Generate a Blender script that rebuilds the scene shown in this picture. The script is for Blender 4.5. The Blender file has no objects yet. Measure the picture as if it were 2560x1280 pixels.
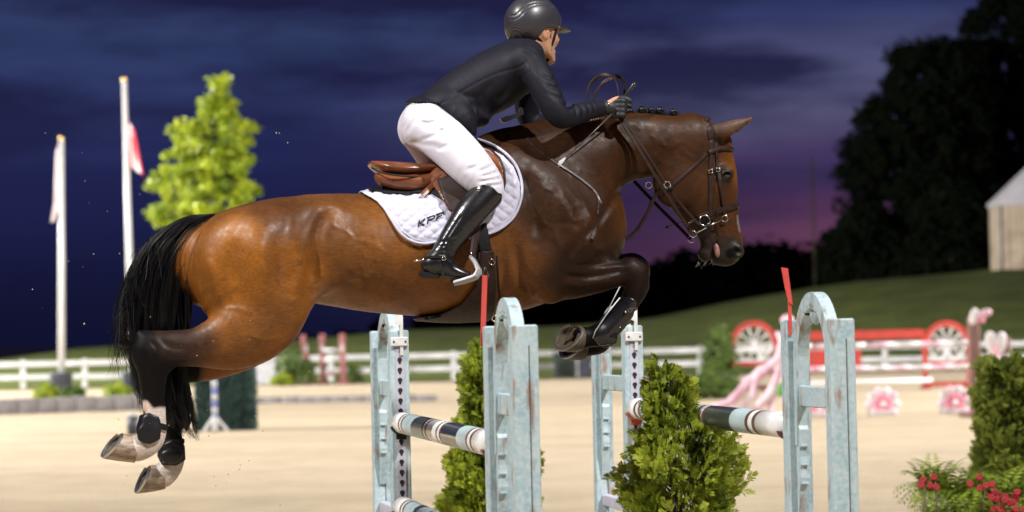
import bpy, math, random
import numpy as np
from mathutils import Vector, Matrix
random.seed(7); RNG = np.random.default_rng(11)
R = math.radians
scene = bpy.context.scene
COL = scene.collection

# ------------------------------------------------------------------ camera
CAM = Vector((0.0, -11.0, 1.75)); FPX = 6400.0           # long lens, focal length in photo pixels (2560 wide)
cam_rot = Matrix.Rotation(R(90 + 1.77), 4, 'X') @ Matrix.Rotation(R(-1.2), 4, 'Z')
cam_d = bpy.data.cameras.new('camera'); cam = bpy.data.objects.new('camera', cam_d); COL.objects.link(cam)
cam.matrix_world = Matrix.Translation(CAM) @ cam_rot
cam_d.sensor_width = 36; cam_d.lens = 36 * FPX / 2560
cam_d.clip_start = 0.1; cam_d.clip_end = 4000
cam_d.dof.use_dof = True; cam_d.dof.focus_distance = 10.85; cam_d.dof.aperture_fstop = 2.8
scene.camera = cam
scene.view_settings.view_transform = 'Standard'; scene.view_settings.look = 'None'
scene.view_settings.exposure = 0.15; scene.view_settings.gamma = 1.0
scene.cycles.use_denoising = True
scene.cycles.max_bounces = 6; scene.cycles.transparent_max_bounces = 8

# ------------------------------------------------------------------ dusk sky
world = bpy.data.worlds.new('World'); scene.world = world; world.use_nodes = True
def make_world():
    nt = world.node_tree; N = nt.nodes; L = nt.links; N.clear()
    out = N.new('ShaderNodeOutputWorld'); bg = N.new('ShaderNodeBackground'); L.new(bg.outputs[0], out.inputs[0])
    tc = N.new('ShaderNodeTexCoord'); sep = N.new('ShaderNodeSeparateXYZ'); L.new(tc.outputs['Generated'], sep.inputs[0])
    def ramp(stops):
        r = N.new('ShaderNodeValToRGB'); e = r.color_ramp.elements
        while len(e) < len(stops): e.new(0.5)
        for k, (p, c) in enumerate(stops): e[k].position = p; e[k].color = (*c, 1)
        return r
    def mth(op, a, b=None, clamp=False):
        m = N.new('ShaderNodeMath'); m.operation = op; m.use_clamp = clamp
        for k, s in enumerate((a, b)):
            if s is None: continue
            if isinstance(s, (int, float)): m.inputs[k].default_value = s
            else: L.new(s, m.inputs[k])
        return m.outputs[0]
    # elevation 0..0.25 spread over 0..0.8 of the ramp, the rest of the dome above that
    def wob():
        n = N.new('ShaderNodeTexNoise'); mp = N.new('ShaderNodeMapping'); mp.inputs['Scale'].default_value = (5, 5, 26)
        L.new(tc.outputs['Generated'], mp.inputs[0]); L.new(mp.outputs[0], n.inputs['Vector']); n.inputs['Detail'].default_value = 3
        n.inputs['Scale'].default_value = 1.0
        return mth('MULTIPLY', mth('SUBTRACT', n.outputs['Fac'], 0.5), 0.035)
    z = mth('MULTIPLY', mth('ADD', sep.outputs['Z'], wob()), 4.0, True)
    blue = ramp([(0.0, (.0040, .0055, .025)), (0.1, (.0058, .008, .040)), (0.22, (.0098, .0132, .068)), (0.36, (.0150, .0205, .086)),
                 (0.47, (.021, .034, .104)), (0.6, (.018, .022, .08)), (1.0, (.010, .013, .05))])
    dusk = ramp([(0.0, (.010, .009, .034)), (0.2, (.020, .014, .055)), (0.27, (.036, .026, .085)), (0.335, (.082, .080, .160)), (0.42, (.078, .084, .182)),
                 (0.5, (.026, .032, .11)), (0.62, (.016, .020, .08)), (1.0, (.010, .013, .05))])
    glow = ramp([(0.0, (.17, .042, .042)), (0.135, (.15, .040, .048)), (0.165, (.095, .028, .044)), (0.20, (.060, .018, .042)), (0.25, (.030, .008, .030)), (0.32, (.008, .001, .008)), (0.40, (0, 0, 0))])
    for q in (blue, dusk, glow): L.new(z, q.inputs[0])
    def toward(az, a0, a1):
        dot = N.new('ShaderNodeVectorMath'); dot.operation = 'DOT_PRODUCT'; L.new(tc.outputs['Generated'], dot.inputs[0]); dot.inputs[1].default_value = (math.sin(R(az)), math.cos(R(az)), 0)
        mr = N.new('ShaderNodeMapRange'); mr.interpolation_type = 'SMOOTHSTEP'; mr.inputs['From Min'].default_value = math.cos(R(a0)); mr.inputs['From Max'].default_value = math.cos(R(a1)); L.new(dot.outputs['Value'], mr.inputs['Value']); return mr.outputs[0]
    mx = N.new('ShaderNodeMix'); mx.data_type = 'RGBA'; L.new(toward(8, 14, 3), mx.inputs['Factor']); L.new(blue.outputs[0], mx.inputs['A']); L.new(dusk.outputs[0], mx.inputs['B'])
    gm = N.new('ShaderNodeMix'); gm.data_type = 'RGBA'; gm.blend_type = 'ADD'; nb = N.new('ShaderNodeTexNoise'); mb = N.new('ShaderNodeMapping'); mb.inputs['Scale'].default_value = (6, 6, 60); mb.inputs['Location'].default_value = (.3, 1.9, 3.1); L.new(tc.outputs['Generated'], mb.inputs[0]); L.new(mb.outputs[0], nb.inputs['Vector']); nb.inputs['Scale'].default_value = 1.0; nb.inputs['Detail'].default_value = 4
    bars = N.new('ShaderNodeMapRange'); bars.inputs['From Min'].default_value = .36; bars.inputs['From Max'].default_value = .62; bars.inputs['To Min'].default_value = .3; bars.inputs['To Max'].default_value = 1.0; L.new(nb.outputs['Fac'], bars.inputs['Value'])
    L.new(mth('MULTIPLY', toward(7.0, 7.2, 0.3), bars.outputs[0]), gm.inputs['Factor']); L.new(mx.outputs['Result'], gm.inputs['A']); L.new(glow.outputs[0], gm.inputs['B']); mx = gm
    # pale high streaks
    ns = N.new('ShaderNodeTexNoise'); ms = N.new('ShaderNodeMapping'); ms.inputs['Scale'].default_value = (4, 4, 46); ms.inputs['Location'].default_value = (3.3, 0.4, 1.2); ms.inputs['Rotation'].default_value = (0, R(-3), 0)
    L.new(tc.outputs['Generated'], ms.inputs[0]); L.new(ms.outputs[0], ns.inputs['Vector']); ns.inputs['Scale'].default_value = 1.0; ns.inputs['Detail'].default_value = 5
    rs = ramp([(0.45, (0, 0, 0)), (0.72, (.014, .021, .050))]); L.new(ns.outputs['Fac'], rs.inputs[0])
    g2 = N.new('ShaderNodeMix'); g2.data_type = 'RGBA'; g2.blend_type = 'ADD'; zf = N.new('ShaderNodeMapRange'); zf.inputs['From Min'].default_value = .04; zf.inputs['From Max'].default_value = .09; L.new(sep.outputs['Z'], zf.inputs['Value']); L.new(zf.outputs[0], g2.inputs['Factor'])
    L.new(mx.outputs['Result'], g2.inputs['A']); L.new(rs.outputs[0], g2.inputs['B']); mx = g2
    # dark drifting cloud bars
    n = N.new('ShaderNodeTexNoise'); mp = N.new('ShaderNodeMapping'); mp.inputs['Scale'].default_value = (7.5, 7.5, 34); mp.inputs['Location'].default_value = (4.7, 0.3, 1.1)
    mp.inputs['Rotation'].default_value = (0, R(2), 0)
    L.new(tc.outputs['Generated'], mp.inputs[0]); L.new(mp.outputs[0], n.inputs['Vector']); n.inputs['Scale'].default_value = 1.0
    n.inputs['Detail'].default_value = 6; n.inputs['Roughness'].default_value = 0.55
    cr = ramp([(0.40, (0, 0, 0)), (0.58, (1, 1, 1))]); L.new(n.outputs['Fac'], cr.inputs[0])
    fade = N.new('ShaderNodeMapRange'); fade.inputs['From Min'].default_value = 0.03; fade.inputs['From Max'].default_value = 0.10
    fade.inputs['To Min'].default_value = 0.12; fade.inputs['To Max'].default_value = 0.92
    L.new(sep.outputs['Z'], fade.inputs['Value'])
    fac = mth('MULTIPLY', cr.outputs[0], fade.outputs[0])
    mx2 = N.new('ShaderNodeMix'); mx2.data_type = 'RGBA'; L.new(fac, mx2.inputs['Factor']); L.new(mx.outputs['Result'], mx2.inputs['A'])
    mx2.inputs['B'].default_value = (.0095, .0095, .046, 1)
    # a trace of the physical twilight sky
    sky = N.new('ShaderNodeTexSky'); sky.sky_type = 'NISHITA'; sky.sun_disc = False; sky.sun_elevation = R(-4); sky.sun_rotation = R(12)
    ad = N.new('ShaderNodeMix'); ad.data_type = 'RGBA'; ad.blend_type = 'ADD'; ad.inputs['Factor'].default_value = 0.01
    L.new(mx2.outputs['Result'], ad.inputs['A']); L.new(sky.outputs[0], ad.inputs['B'])
    L.new(ad.outputs['Result'], bg.inputs['Color']); bg.inputs['Strength'].default_value = 0.92
make_world()

# ------------------------------------------------------------------ afterglow of the set sun, the arena's floodlight masts, and one mast added for the hill
sun_d = bpy.data.lights.new('sun', 'SUN'); sun_d.energy = 0.03; sun_d.angle = R(12); sun_d.color = (1, .55, .5)
sun = bpy.data.objects.new('sun', sun_d); COL.objects.link(sun); sun.rotation_euler = (R(-86), 0, R(-12))
#          mast position        aimed at         kW   cone
FLOODS = [((15, -17, 27.0), (0, 3, 1.2), 68, 110),
          ((-21, -12, 27.0), (-2, 6, 1.0), 72, 110),
          ((-38, 40, 17.0), (6, 62, 0.0), 165, 130),
          ((40, 42, 17.0), (-4, 62, 0.0), 165, 130),
          ((-58, 84, 19.0), (0, 112, 2.0), 480, 100)]  # last one: unseen mast added to brighten the grass hill
# ------------------------------------------------------------------ measuring: photo pixel -> place
CR = cam_rot.to_3x3()
def ray(px, py): return CR @ Vector(((px - 1280) / FPX, -(py - 640) / FPX, -1.0))
def at(px, py, Y):
    d = ray(px, py); return CAM + d * ((Y - CAM.y) / d.y)
def gnd(px, py, z=0.0):
    d = ray(px, py); return CAM + d * ((z - CAM.z) / d.z)
YAW = R(10); CU, SU = math.cos(YAW), math.sin(YAW)
AXV = Vector((-SU, CU, 0)); AXU = Vector((CU, SU, 0))
def hp(px, py, v=0.0):          # pixel -> (along, across, up) in the frame of the jumping line, on the plane 'across = v'
    d = ray(px, py); p = CAM + d * ((v - CAM.dot(AXV)) / d.dot(AXV))
    return np.array((p.dot(AXU), v, p.z))
PXM = FPX / 11.0                # pixels per metre at the horse

# ------------------------------------------------------------------ objects
def tag(o, label=None, cat=None, group=None, kind=None):
    if label: o['label'] = label
    if cat: o['category'] = cat
    if group: o['group'] = group
    if kind: o['kind'] = kind
    return o
def empty(name, loc=(0, 0, 0), rz=0.0):
    o = bpy.data.objects.new(name, None); COL.objects.link(o); o.location = loc; o.rotation_euler = (0, 0, rz)
    o.empty_display_size = 0.2; return o
def hroot(name, loc=(0, 0, 0)):  # an Empty in the jumping-line frame
    w = AXU * loc[0] + AXV * loc[1]; o = empty(name, (w.x, w.y, loc[2]), YAW); o['_off'] = list(map(float, loc)); return o
def link(name, me, parent=None, mats=None, smooth=True):
    if mats is not None:
        for m in (mats if isinstance(mats, (list, tuple)) else [mats]): me.materials.append(m)
    if smooth and len(me.polygons): me.polygons.foreach_set('use_smooth', np.ones(len(me.polygons), dtype=bool))
    o = bpy.data.objects.new(name, me); COL.objects.link(o); o.parent = parent; return o
def copy_tree(o, parent=None):
    c = o.copy(); COL.objects.link(c); c.parent = parent
    for ch in o.children: copy_tree(ch, c)
    return c

class MB:
    """collects simple solids, built as ONE mesh object"""
    def __init__(s): s.v = []; s.f = []; s.m = []; s.uvcol = []; s.mi = 0; s.sm = []
    def add(s, vs, fs, smooth=False):
        b = len(s.v); s.v.extend([tuple(map(float, p)) for p in vs])
        for f in fs: s.f.append([b + i for i in f]); s.m.append(s.mi); s.sm.append(smooth)
        return s
    def mat(s, i): s.mi = i; return s
    def box(s, c, d, rz=0.0, M=None, bev=0.0, taper=1.0):
        x, y, z = d[0] / 2, d[1] / 2, d[2] / 2; b = min(bev, x * .9, y * .9, z * .9)
        if b <= 0:
            pts = [(i * x * (taper if k > 0 else 1), j * y * (taper if k > 0 else 1), k * z) for k in (-1, 1) for j in (-1, 1) for i in (-1, 1)]
            fs = [(0, 2, 3, 1), (4, 5, 7, 6), (0, 1, 5, 4), (2, 6, 7, 3), (0, 4, 6, 2), (1, 3, 7, 5)]
        else:
            pts = []; ring = []
            for zz, ins in ((-z, b), (-z + b, 0), (z - b, 0), (z, b)):
                X, Y = x - ins, y - ins; q = b if ins == 0 else b * .6
                pts += [(-X + q, -Y, zz), (X - q, -Y, zz), (X, -Y + q, zz), (X, Y - q, zz), (X - q, Y, zz), (-X + q, Y, zz), (-X, Y - q, zz), (-X, -Y + q, zz)]
            fs = [tuple(range(7, -1, -1)), tuple(range(24, 32))]
            for r in range(3):
                for i in range(8):
                    j = (i + 1) % 8; fs.append((r * 8 + i, r * 8 + j, r * 8 + 8 + j, r * 8 + 8 + i))
        if M is None: M = Matrix.Rotation(rz, 3, 'Z')
        return s.add([tuple(Vector(c) + M @ Vector(p)) for p in pts], fs)
    def tube(s, pts, r, n=8, cap=True, smooth=True):
        P = [Vector(p) for p in pts]; rs = r if isinstance(r, (list, tuple, np.ndarray)) else [r] * len(P); V = []; F = []; up = None
        for i, p in enumerate(P):
            t = (P[min(i + 1, len(P) - 1)] - P[max(i - 1, 0)])
            if t.length < 1e-9: t = Vector((0, 0, 1))
            t.normalize()
            if up is None: up = t.orthogonal().normalized()
            up = (up - t * up.dot(t))
            up = up.normalized() if up.length > 1e-6 else t.orthogonal().normalized()
            b = t.cross(up)
            for k in range(n):
                a = 2 * math.pi * k / n; V.append(p + (up * math.cos(a) + b * math.sin(a)) * rs[i])
        for i in range(len(P) - 1):
            for k in range(n):
                j = (k + 1) % n; F.append((i * n + k, i * n + j, i * n + n + j, i * n + n + k))
        if cap: F += [tuple(range(n - 1, -1, -1)), tuple((len(P) - 1) * n + k for k in range(n))]
        return s.add(V, F, smooth)
    def strap(s, pts, w, t, nrm, closed=False):
        """flat leather strip: width w, thickness t, nrm = outward normal(s)"""
        P = [Vector(p) for p in pts]; n = len(P); V = []; F = []
        for i, p in enumerate(P):
            a = P[(i + 1) % n] if closed else P[min(i + 1, n - 1)]; b = P[i - 1] if (closed or i) else P[0]
            T = (a - b).normalized(); N = Vector(nrm[i] if isinstance(nrm[0], (list, tuple, Vector, np.ndarray)) else nrm)
            N = N - T * N.dot(T); N = N.normalized() if N.length > 1e-6 else T.orthogonal().normalized()
            S = T.cross(N); ww = w[i] if isinstance(w, (list, tuple)) else w
            for a_, b_ in ((-.5, -.5), (-.42, .4), (0, .62), (.42, .4), (.5, -.5)): V.append(p + S * ww * a_ + N * t * b_)
        for i in range(n if closed else n - 1):
            j = (i + 1) % n
            for k in range(5): q = (k + 1) % 5; F.append((i * 5 + k, j * 5 + k, j * 5 + q, i * 5 + q))
        if not closed: F += [(0, 1, 2, 3, 4), tuple((n - 1) * 5 + k for k in (4, 3, 2, 1, 0))]
        return s.add(V, F, False)
    def ring(s, c, rad, r, axis=(0, 1, 0), n=18, m=6, sx=1.0):
        ax = Vector(axis).normalized(); u = ax.orthogonal().normalized(); w = ax.cross(u); V = []; F = []; c = Vector(c)
        for i in range(n):
            a = 2 * math.pi * i / n; e = u * math.cos(a) * sx + w * math.sin(a)
            for k in range(m):
                b = 2 * math.pi * k / m; V.append(c + e * (rad + r * math.cos(b)) + ax * r * math.sin(b))
        for i in range(n):
            for k in range(m): j = (i + 1) % n; q = (k + 1) % m; F.append((i * m + k, j * m + k, j * m + q, i * m + q))
        return s.add(V, F, True)
    def ball(s, c, r, n=10, m=6, M=None):
        rr = r if isinstance(r, (tuple, list)) else (r, r, r); V = []; F = []
        for j in range(1, m):
            t = math.pi * j / m
            for i in range(n):
                a = 2 * math.pi * i / n; V.append(Vector((rr[0] * math.sin(t) * math.cos(a), rr[1] * math.sin(t) * math.sin(a), rr[2] * math.cos(t))))
        V += [Vector((0, 0, rr[2])), Vector((0, 0, -rr[2]))]; T, B = len(V) - 2, len(V) - 1
        for j in range(m - 2):
            for i in range(n): k = (i + 1) % n; F.append((j * n + i, (j + 1) * n + i, (j + 1) * n + k, j * n + k))
        for i in range(n):
            k = (i + 1) % n; F.append((T, i, k)); F.append((B, (m - 2) * n + k, (m - 2) * n + i))
        if M is not None: V = [M @ p for p in V]
        return s.add([p + Vector(c) for p in V], F, True)
    def prism(s, poly, thick, O, X, Y, N):
        """polygon in the plane (O,X,Y) extruded by thick along N (centred)"""
        O, X, Y, N = map(Vector, (O, X, Y, N)); n = len(poly); V = []
        for h in (-.5, .5): V += [O + X * a + Y * b + N * thick * h for a, b in poly]
        F = [tuple(range(n - 1, -1, -1)), tuple(range(n, 2 * n))] + [(i, (i + 1) % n, n + (i + 1) % n, n + i) for i in range(n)]
        return s.add(V, F)
    def build(s, name, mats, parent=None, off=None):
        me = bpy.data.meshes.new(name); V = np.array(s.v, dtype=float).reshape(-1, 3)
        if off is None and parent is not None and '_off' in parent: off = parent['_off']
        if off is not None: V = V - np.array(list(off))
        me.from_pydata(V.tolist(), [], s.f)
        o = link(name, me, parent, mats, smooth=False)
        me.polygons.foreach_set('material_index', np.array(s.m, dtype=np.int32)); me.polygons.foreach_set('use_smooth', np.array(s.sm, dtype=bool))
        return o

def catmull(P, n):
    P = np.asarray(P, float); Q = np.vstack([2 * P[0] - P[1], P, 2 * P[-1] - P[-2]]); out = []
    for i in range(1, len(Q) - 2):
        p0, p1, p2, p3 = Q[i - 1:i + 3]
        for t in np.linspace(0, 1, n, endpoint=False):
            out.append(.5 * (2 * p1 + (p2 - p0) * t + (2 * p0 - 5 * p1 + 4 * p2 - p3) * t * t + (3 * p1 - p0 - 3 * p2 + p3) * t ** 3))
    out.append(P[-1]); return np.array(out)

# ------------------------------------------------------------------ sculpting: signed distance grid -> one continuous surface
def poly_sd(poly, X, Y):
    """signed distance to a 2D polygon, negative inside"""
    poly = np.asarray(poly, float); d = np.full(X.shape, 1e9, np.float32); ins = np.zeros(X.shape, bool); n = len(poly)
    for i in range(n):
        ax, ay = poly[i]; bx, by = poly[(i + 1) % n]; ex, ey = bx - ax, by - ay; wx, wy = X - ax, Y - ay
        t = np.clip((wx * ex + wy * ey) / (ex * ex + ey * ey + 1e-12), 0, 1)
        d = np.minimum(d, (wx - ex * t) ** 2 + (wy - ey * t) ** 2)
        c = ((ay <= Y) != (by <= Y)) & (X < (bx - ax) * (Y - ay) / ((by - ay) if by != ay else 1e-12) + ax); ins ^= c
    d = np.sqrt(d); return np.where(ins, -d, d)
def line_d(pl, X, Y):
    d = np.full(X.shape, 1e9, np.float32)
    for (ax, ay), (bx, by) in zip(pl[:-1], pl[1:]):
        ex, ey = bx - ax, by - ay; wx, wy = X - ax, Y - ay; t = np.clip((wx * ex + wy * ey) / (ex * ex + ey * ey + 1e-12), 0, 1)
        d = np.minimum(d, (wx - ex * t) ** 2 + (wy - ey * t) ** 2)
    return np.sqrt(d)
class SDF:
    def __init__(s, lo, hi, h):
        s.h = h; s.lo = np.array(lo, float); s.ax = [np.arange(l, u + h, h, dtype=np.float32) for l, u in zip(lo, hi)]
        s.F = np.full([len(a) for a in s.ax], 1.0, np.float32)
    def sub(s, lo, hi):
        sl = []
        for a, l, u in zip(s.ax, lo, hi):
            i = max(0, int(np.searchsorted(a, l)) - 1); j = min(len(a), int(np.searchsorted(a, u)) + 1); sl.append(slice(i, max(j, i + 1)))
        return tuple(sl)
    def grid(s, sl): return np.meshgrid(*[a[q] for a, q in zip(s.ax, sl)], indexing='ij', sparse=True)
    def merge(s, sl, d, k, op='u'):
        a = s.F[sl]
        if op == 'u':
            t = np.clip(.5 + .5 * (a - d) / k, 0, 1); s.F[sl] = a * (1 - t) + d * t - k * t * (1 - t)
        else:
            t = np.clip(.5 - .5 * (a + d) / k, 0, 1); s.F[sl] = a * (1 - t) - d * t + k * t * (1 - t)
    def tube(s, nodes, k=.03, n=4, op='u'):
        """nodes (u, v, w, r in-plane, l across); a smooth tapering limb"""
        P = catmull(nodes, n) if n > 1 else np.array(nodes, float); m = k + 4 * s.h
        rr = np.maximum(P[:, 3], P[:, 4]); lo = (P[:, :3] - rr[:, None]).min(0) - m; hi = (P[:, :3] + rr[:, None]).max(0) + m
        S = s.sub(lo, hi); D = np.full([q.stop - q.start for q in S], 1.0, np.float32)
        for a, b in zip(P[:-1], P[1:]):
            q = max(a[3], a[4], b[3], b[4]) + m
            sl = s.sub(np.minimum(a[:3], b[:3]) - q, np.maximum(a[:3], b[:3]) + q); sl = tuple(slice(max(x.start, y.start), min(x.stop, y.stop)) for x, y in zip(sl, S)); X, Y, Z = s.grid(sl)
            e = b[:3] - a[:3]; L2 = float(e @ e) + 1e-12
            t = np.clip(((X - a[0]) * e[0] + (Y - a[1]) * e[1] + (Z - a[2]) * e[2]) / L2, 0, 1)
            r = a[3] + (b[3] - a[3]) * t; l = a[4] + (b[4] - a[4]) * t
            q2 = (X - a[0] - e[0] * t) ** 2 + (Z - a[2] - e[2] * t) ** 2; y2 = (Y - a[1] - e[1] * t) ** 2
            k0 = np.sqrt(q2 / r ** 2 + y2 / l ** 2); k1 = np.sqrt(q2 / r ** 4 + y2 / l ** 4) + 1e-6
            d = k0 * (k0 - 1) / k1
            t2 = tuple(slice(x.start - y.start, x.stop - y.start) for x, y in zip(sl, S))
            D[t2] = np.minimum(D[t2], d)
        s.merge(S, D, k, op); return s
    def ell(s, c, r, ang=0.0, k=.03, op='u', yaw=0.0):
        """ellipsoid; ang turns it in the (u,w) plane, yaw about w"""
        q = max(r) + k + 4 * s.h; c = np.asarray(c, float); sl = s.sub(c - q, c + q); X, Y, Z = s.grid(sl); x = X - c[0]; y = Y - c[1]; z = Z - c[2]
        if yaw: x, y = x * math.cos(yaw) + y * math.sin(yaw), -x * math.sin(yaw) + y * math.cos(yaw)
        ca, sa = math.cos(ang), math.sin(ang); x, z = x * ca + z * sa, -x * sa + z * ca
        k0 = np.sqrt((x / r[0]) ** 2 + (y / r[1]) ** 2 + (z / r[2]) ** 2); k1 = np.sqrt((x / r[0] ** 2) ** 2 + (y / r[1] ** 2) ** 2 + (z / r[2] ** 2) ** 2) + 1e-6
        s.merge(sl, (k0 * (k0 - 1) / k1).astype(np.float32), k, op); return s
    def ridge(s, pl, amp, sig, side=0, vr=None, fade=True):
        """raise (amp>0) or groove (amp<0) the surface along a line drawn on the flank (u,w)"""
        pl = np.asarray(pl, float)[:, [0, -1]]
        if len(pl) > 2: pl = catmull(pl, 4)
        q = 3 * sig; lo = pl.min(0) - q; hi = pl.max(0) + q
        v0, v1 = vr if vr else ((-9, 0) if side < 0 else (0, 9) if side > 0 else (-9, 9))
        sl = s.sub((lo[0], v0, lo[1]), (hi[0], v1, hi[1])); X, Z = np.meshgrid(s.ax[0][sl[0]], s.ax[2][sl[2]], indexing='ij')
        d = line_d(pl, X, Z); g = amp * np.exp(-(d / sig) ** 2)
        if fade and len(pl) > 1:
            for e in (pl[0], pl[-1]):
                de = np.hypot(X - e[0], Z - e[1]); g = g * np.clip(de / (2.2 * sig), .15, 1) ** .7
        s.F[sl] -= g[:, None, :].astype(np.float32); return s
    def mesh(s, relax=2):
        F = s.F; I = F < 0; n = F.shape; c = np.zeros([k - 1 for k in n], np.int8)
        for i in (0, 1):
            for j in (0, 1):
                for k in (0, 1): c += I[i:n[0] - 1 + i, j:n[1] - 1 + j, k:n[2] - 1 + k]
        act = (c > 0) & (c < 8); idx = np.argwhere(act); ID = np.full(c.shape, -1, np.int64); ID[act] = np.arange(len(idx))
        P = np.zeros((len(idx), 3)); W = np.zeros(len(idx)); cor = [(i, j, k) for i in (0, 1) for j in (0, 1) for k in (0, 1)]
        val = {q: F[idx[:, 0] + q[0], idx[:, 1] + q[1], idx[:, 2] + q[2]] for q in cor}
        for a in cor:
            for ax in range(3):
                if a[ax]: continue
                b = list(a); b[ax] = 1; b = tuple(b); fa, fb = val[a], val[b]; m = (fa < 0) != (fb < 0)
                t = np.where(m, fa / np.where(m, fa - fb, 1), 0); q = np.tile(np.array(a, float), (len(idx), 1)); q[:, ax] += t
                P += q * m[:, None]; W += m
        V = (idx + P / W[:, None]) * s.h + np.array([a[0] for a in s.ax])
        Q = []
        for ax in range(3):
            o1, o2 = [(1, 2), (2, 0), (0, 1)][ax]
            A = I; sh = [slice(0, m) for m in n]; s0 = list(sh); s1 = list(sh); s0[ax] = slice(0, n[ax] - 1); s1[ax] = slice(1, n[ax])
            x = I[tuple(s0)] != I[tuple(s1)]; e = np.argwhere(x); e = e[(e[:, o1] > 0) & (e[:, o2] > 0) & (e[:, o1] < n[o1] - 1) & (e[:, o2] < n[o2] - 1)]
            flip = I[tuple(s0)][tuple(e.T)]
            def cell(d1, d2):
                g = e.copy(); g[:, o1] -= d1; g[:, o2] -= d2; return ID[tuple(g.T)]
            q = np.stack([cell(1, 1), cell(0, 1), cell(0, 0), cell(1, 0)], 1); q[~flip] = q[~flip][:, ::-1]; Q.append(q)
        Q = np.vstack(Q); Q = Q[(Q >= 0).all(1)]
        for it in range(relax):
            E = np.concatenate([Q[:, [0, 1]], Q[:, [1, 2]], Q[:, [2, 3]], Q[:, [3, 0]]]); A = np.zeros_like(V); w = np.zeros(len(V))
            for i in range(3): A[:, i] = np.bincount(E[:, 0], V[E[:, 1], i], len(V)) + np.bincount(E[:, 1], V[E[:, 0], i], len(V))
            w = np.bincount(E[:, 0], minlength=len(V)) + np.bincount(E[:, 1], minlength=len(V))
            V = V + .5 * (A / np.maximum(w, 1)[:, None] - V)
        return V, Q
    def vcol(s, u, w):     # near surface: first crossing seen from the -v side
        i = min(max(int(round((u - s.ax[0][0]) / s.h)), 0), len(s.ax[0]) - 1); k = min(max(int(round((w - s.ax[2][0]) / s.h)), 0), len(s.ax[2]) - 1)
        c = s.F[i, :, k]; j = np.argmax(c < 0)
        if c[j] >= 0: return None
        if j == 0: return float(s.ax[1][0])
        return float(s.ax[1][j - 1] + s.h * c[j - 1] / (c[j - 1] - c[j]))
    def sample(s, X, Y, Z):
        """trilinear sample on sparse axes arrays"""
        out = s.F
        for ax, q in enumerate((X, Y, Z)):
            t = (q - s.ax[ax][0]) / s.h; i = np.clip(np.floor(t).astype(int), 0, len(s.ax[ax]) - 2); f = np.clip(t - i, 0, 1).astype(np.float32)
            a = np.take(out, i, axis=ax); b = np.take(out, i + 1, axis=ax); sh = [1, 1, 1]; sh[ax] = -1; f = f.reshape(sh); out = a * (1 - f) + b * f
        return out
def raw_mesh(name, V, Q, mats, parent=None, off=None, smooth=True, cols=None):
    if off is None and parent is not None and '_off' in parent: off = parent['_off']
    if off is not None: V = V - np.array(list(off))
    me = bpy.data.meshes.new(name); V = np.ascontiguousarray(V, np.float32); Q = np.ascontiguousarray(Q, np.int32); k = Q.shape[1]
    me.vertices.add(len(V)); me.vertices.foreach_set('co', V.ravel()); me.loops.add(Q.size); me.loops.foreach_set('vertex_index', Q.ravel())
    me.polygons.add(len(Q)); me.polygons.foreach_set('loop_start', np.arange(0, Q.size, k, dtype=np.int32))
    if cols is not None:
        at_ = me.color_attributes.new('Col', 'FLOAT_COLOR', 'POINT'); c = np.ones((len(V), 4), np.float32); c[:, :np.shape(cols)[1]] = cols; at_.data.foreach_set('color', c.ravel())
    me.update(calc_edges=True); me.validate()
    return link(name, me, parent, mats, smooth)

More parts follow.
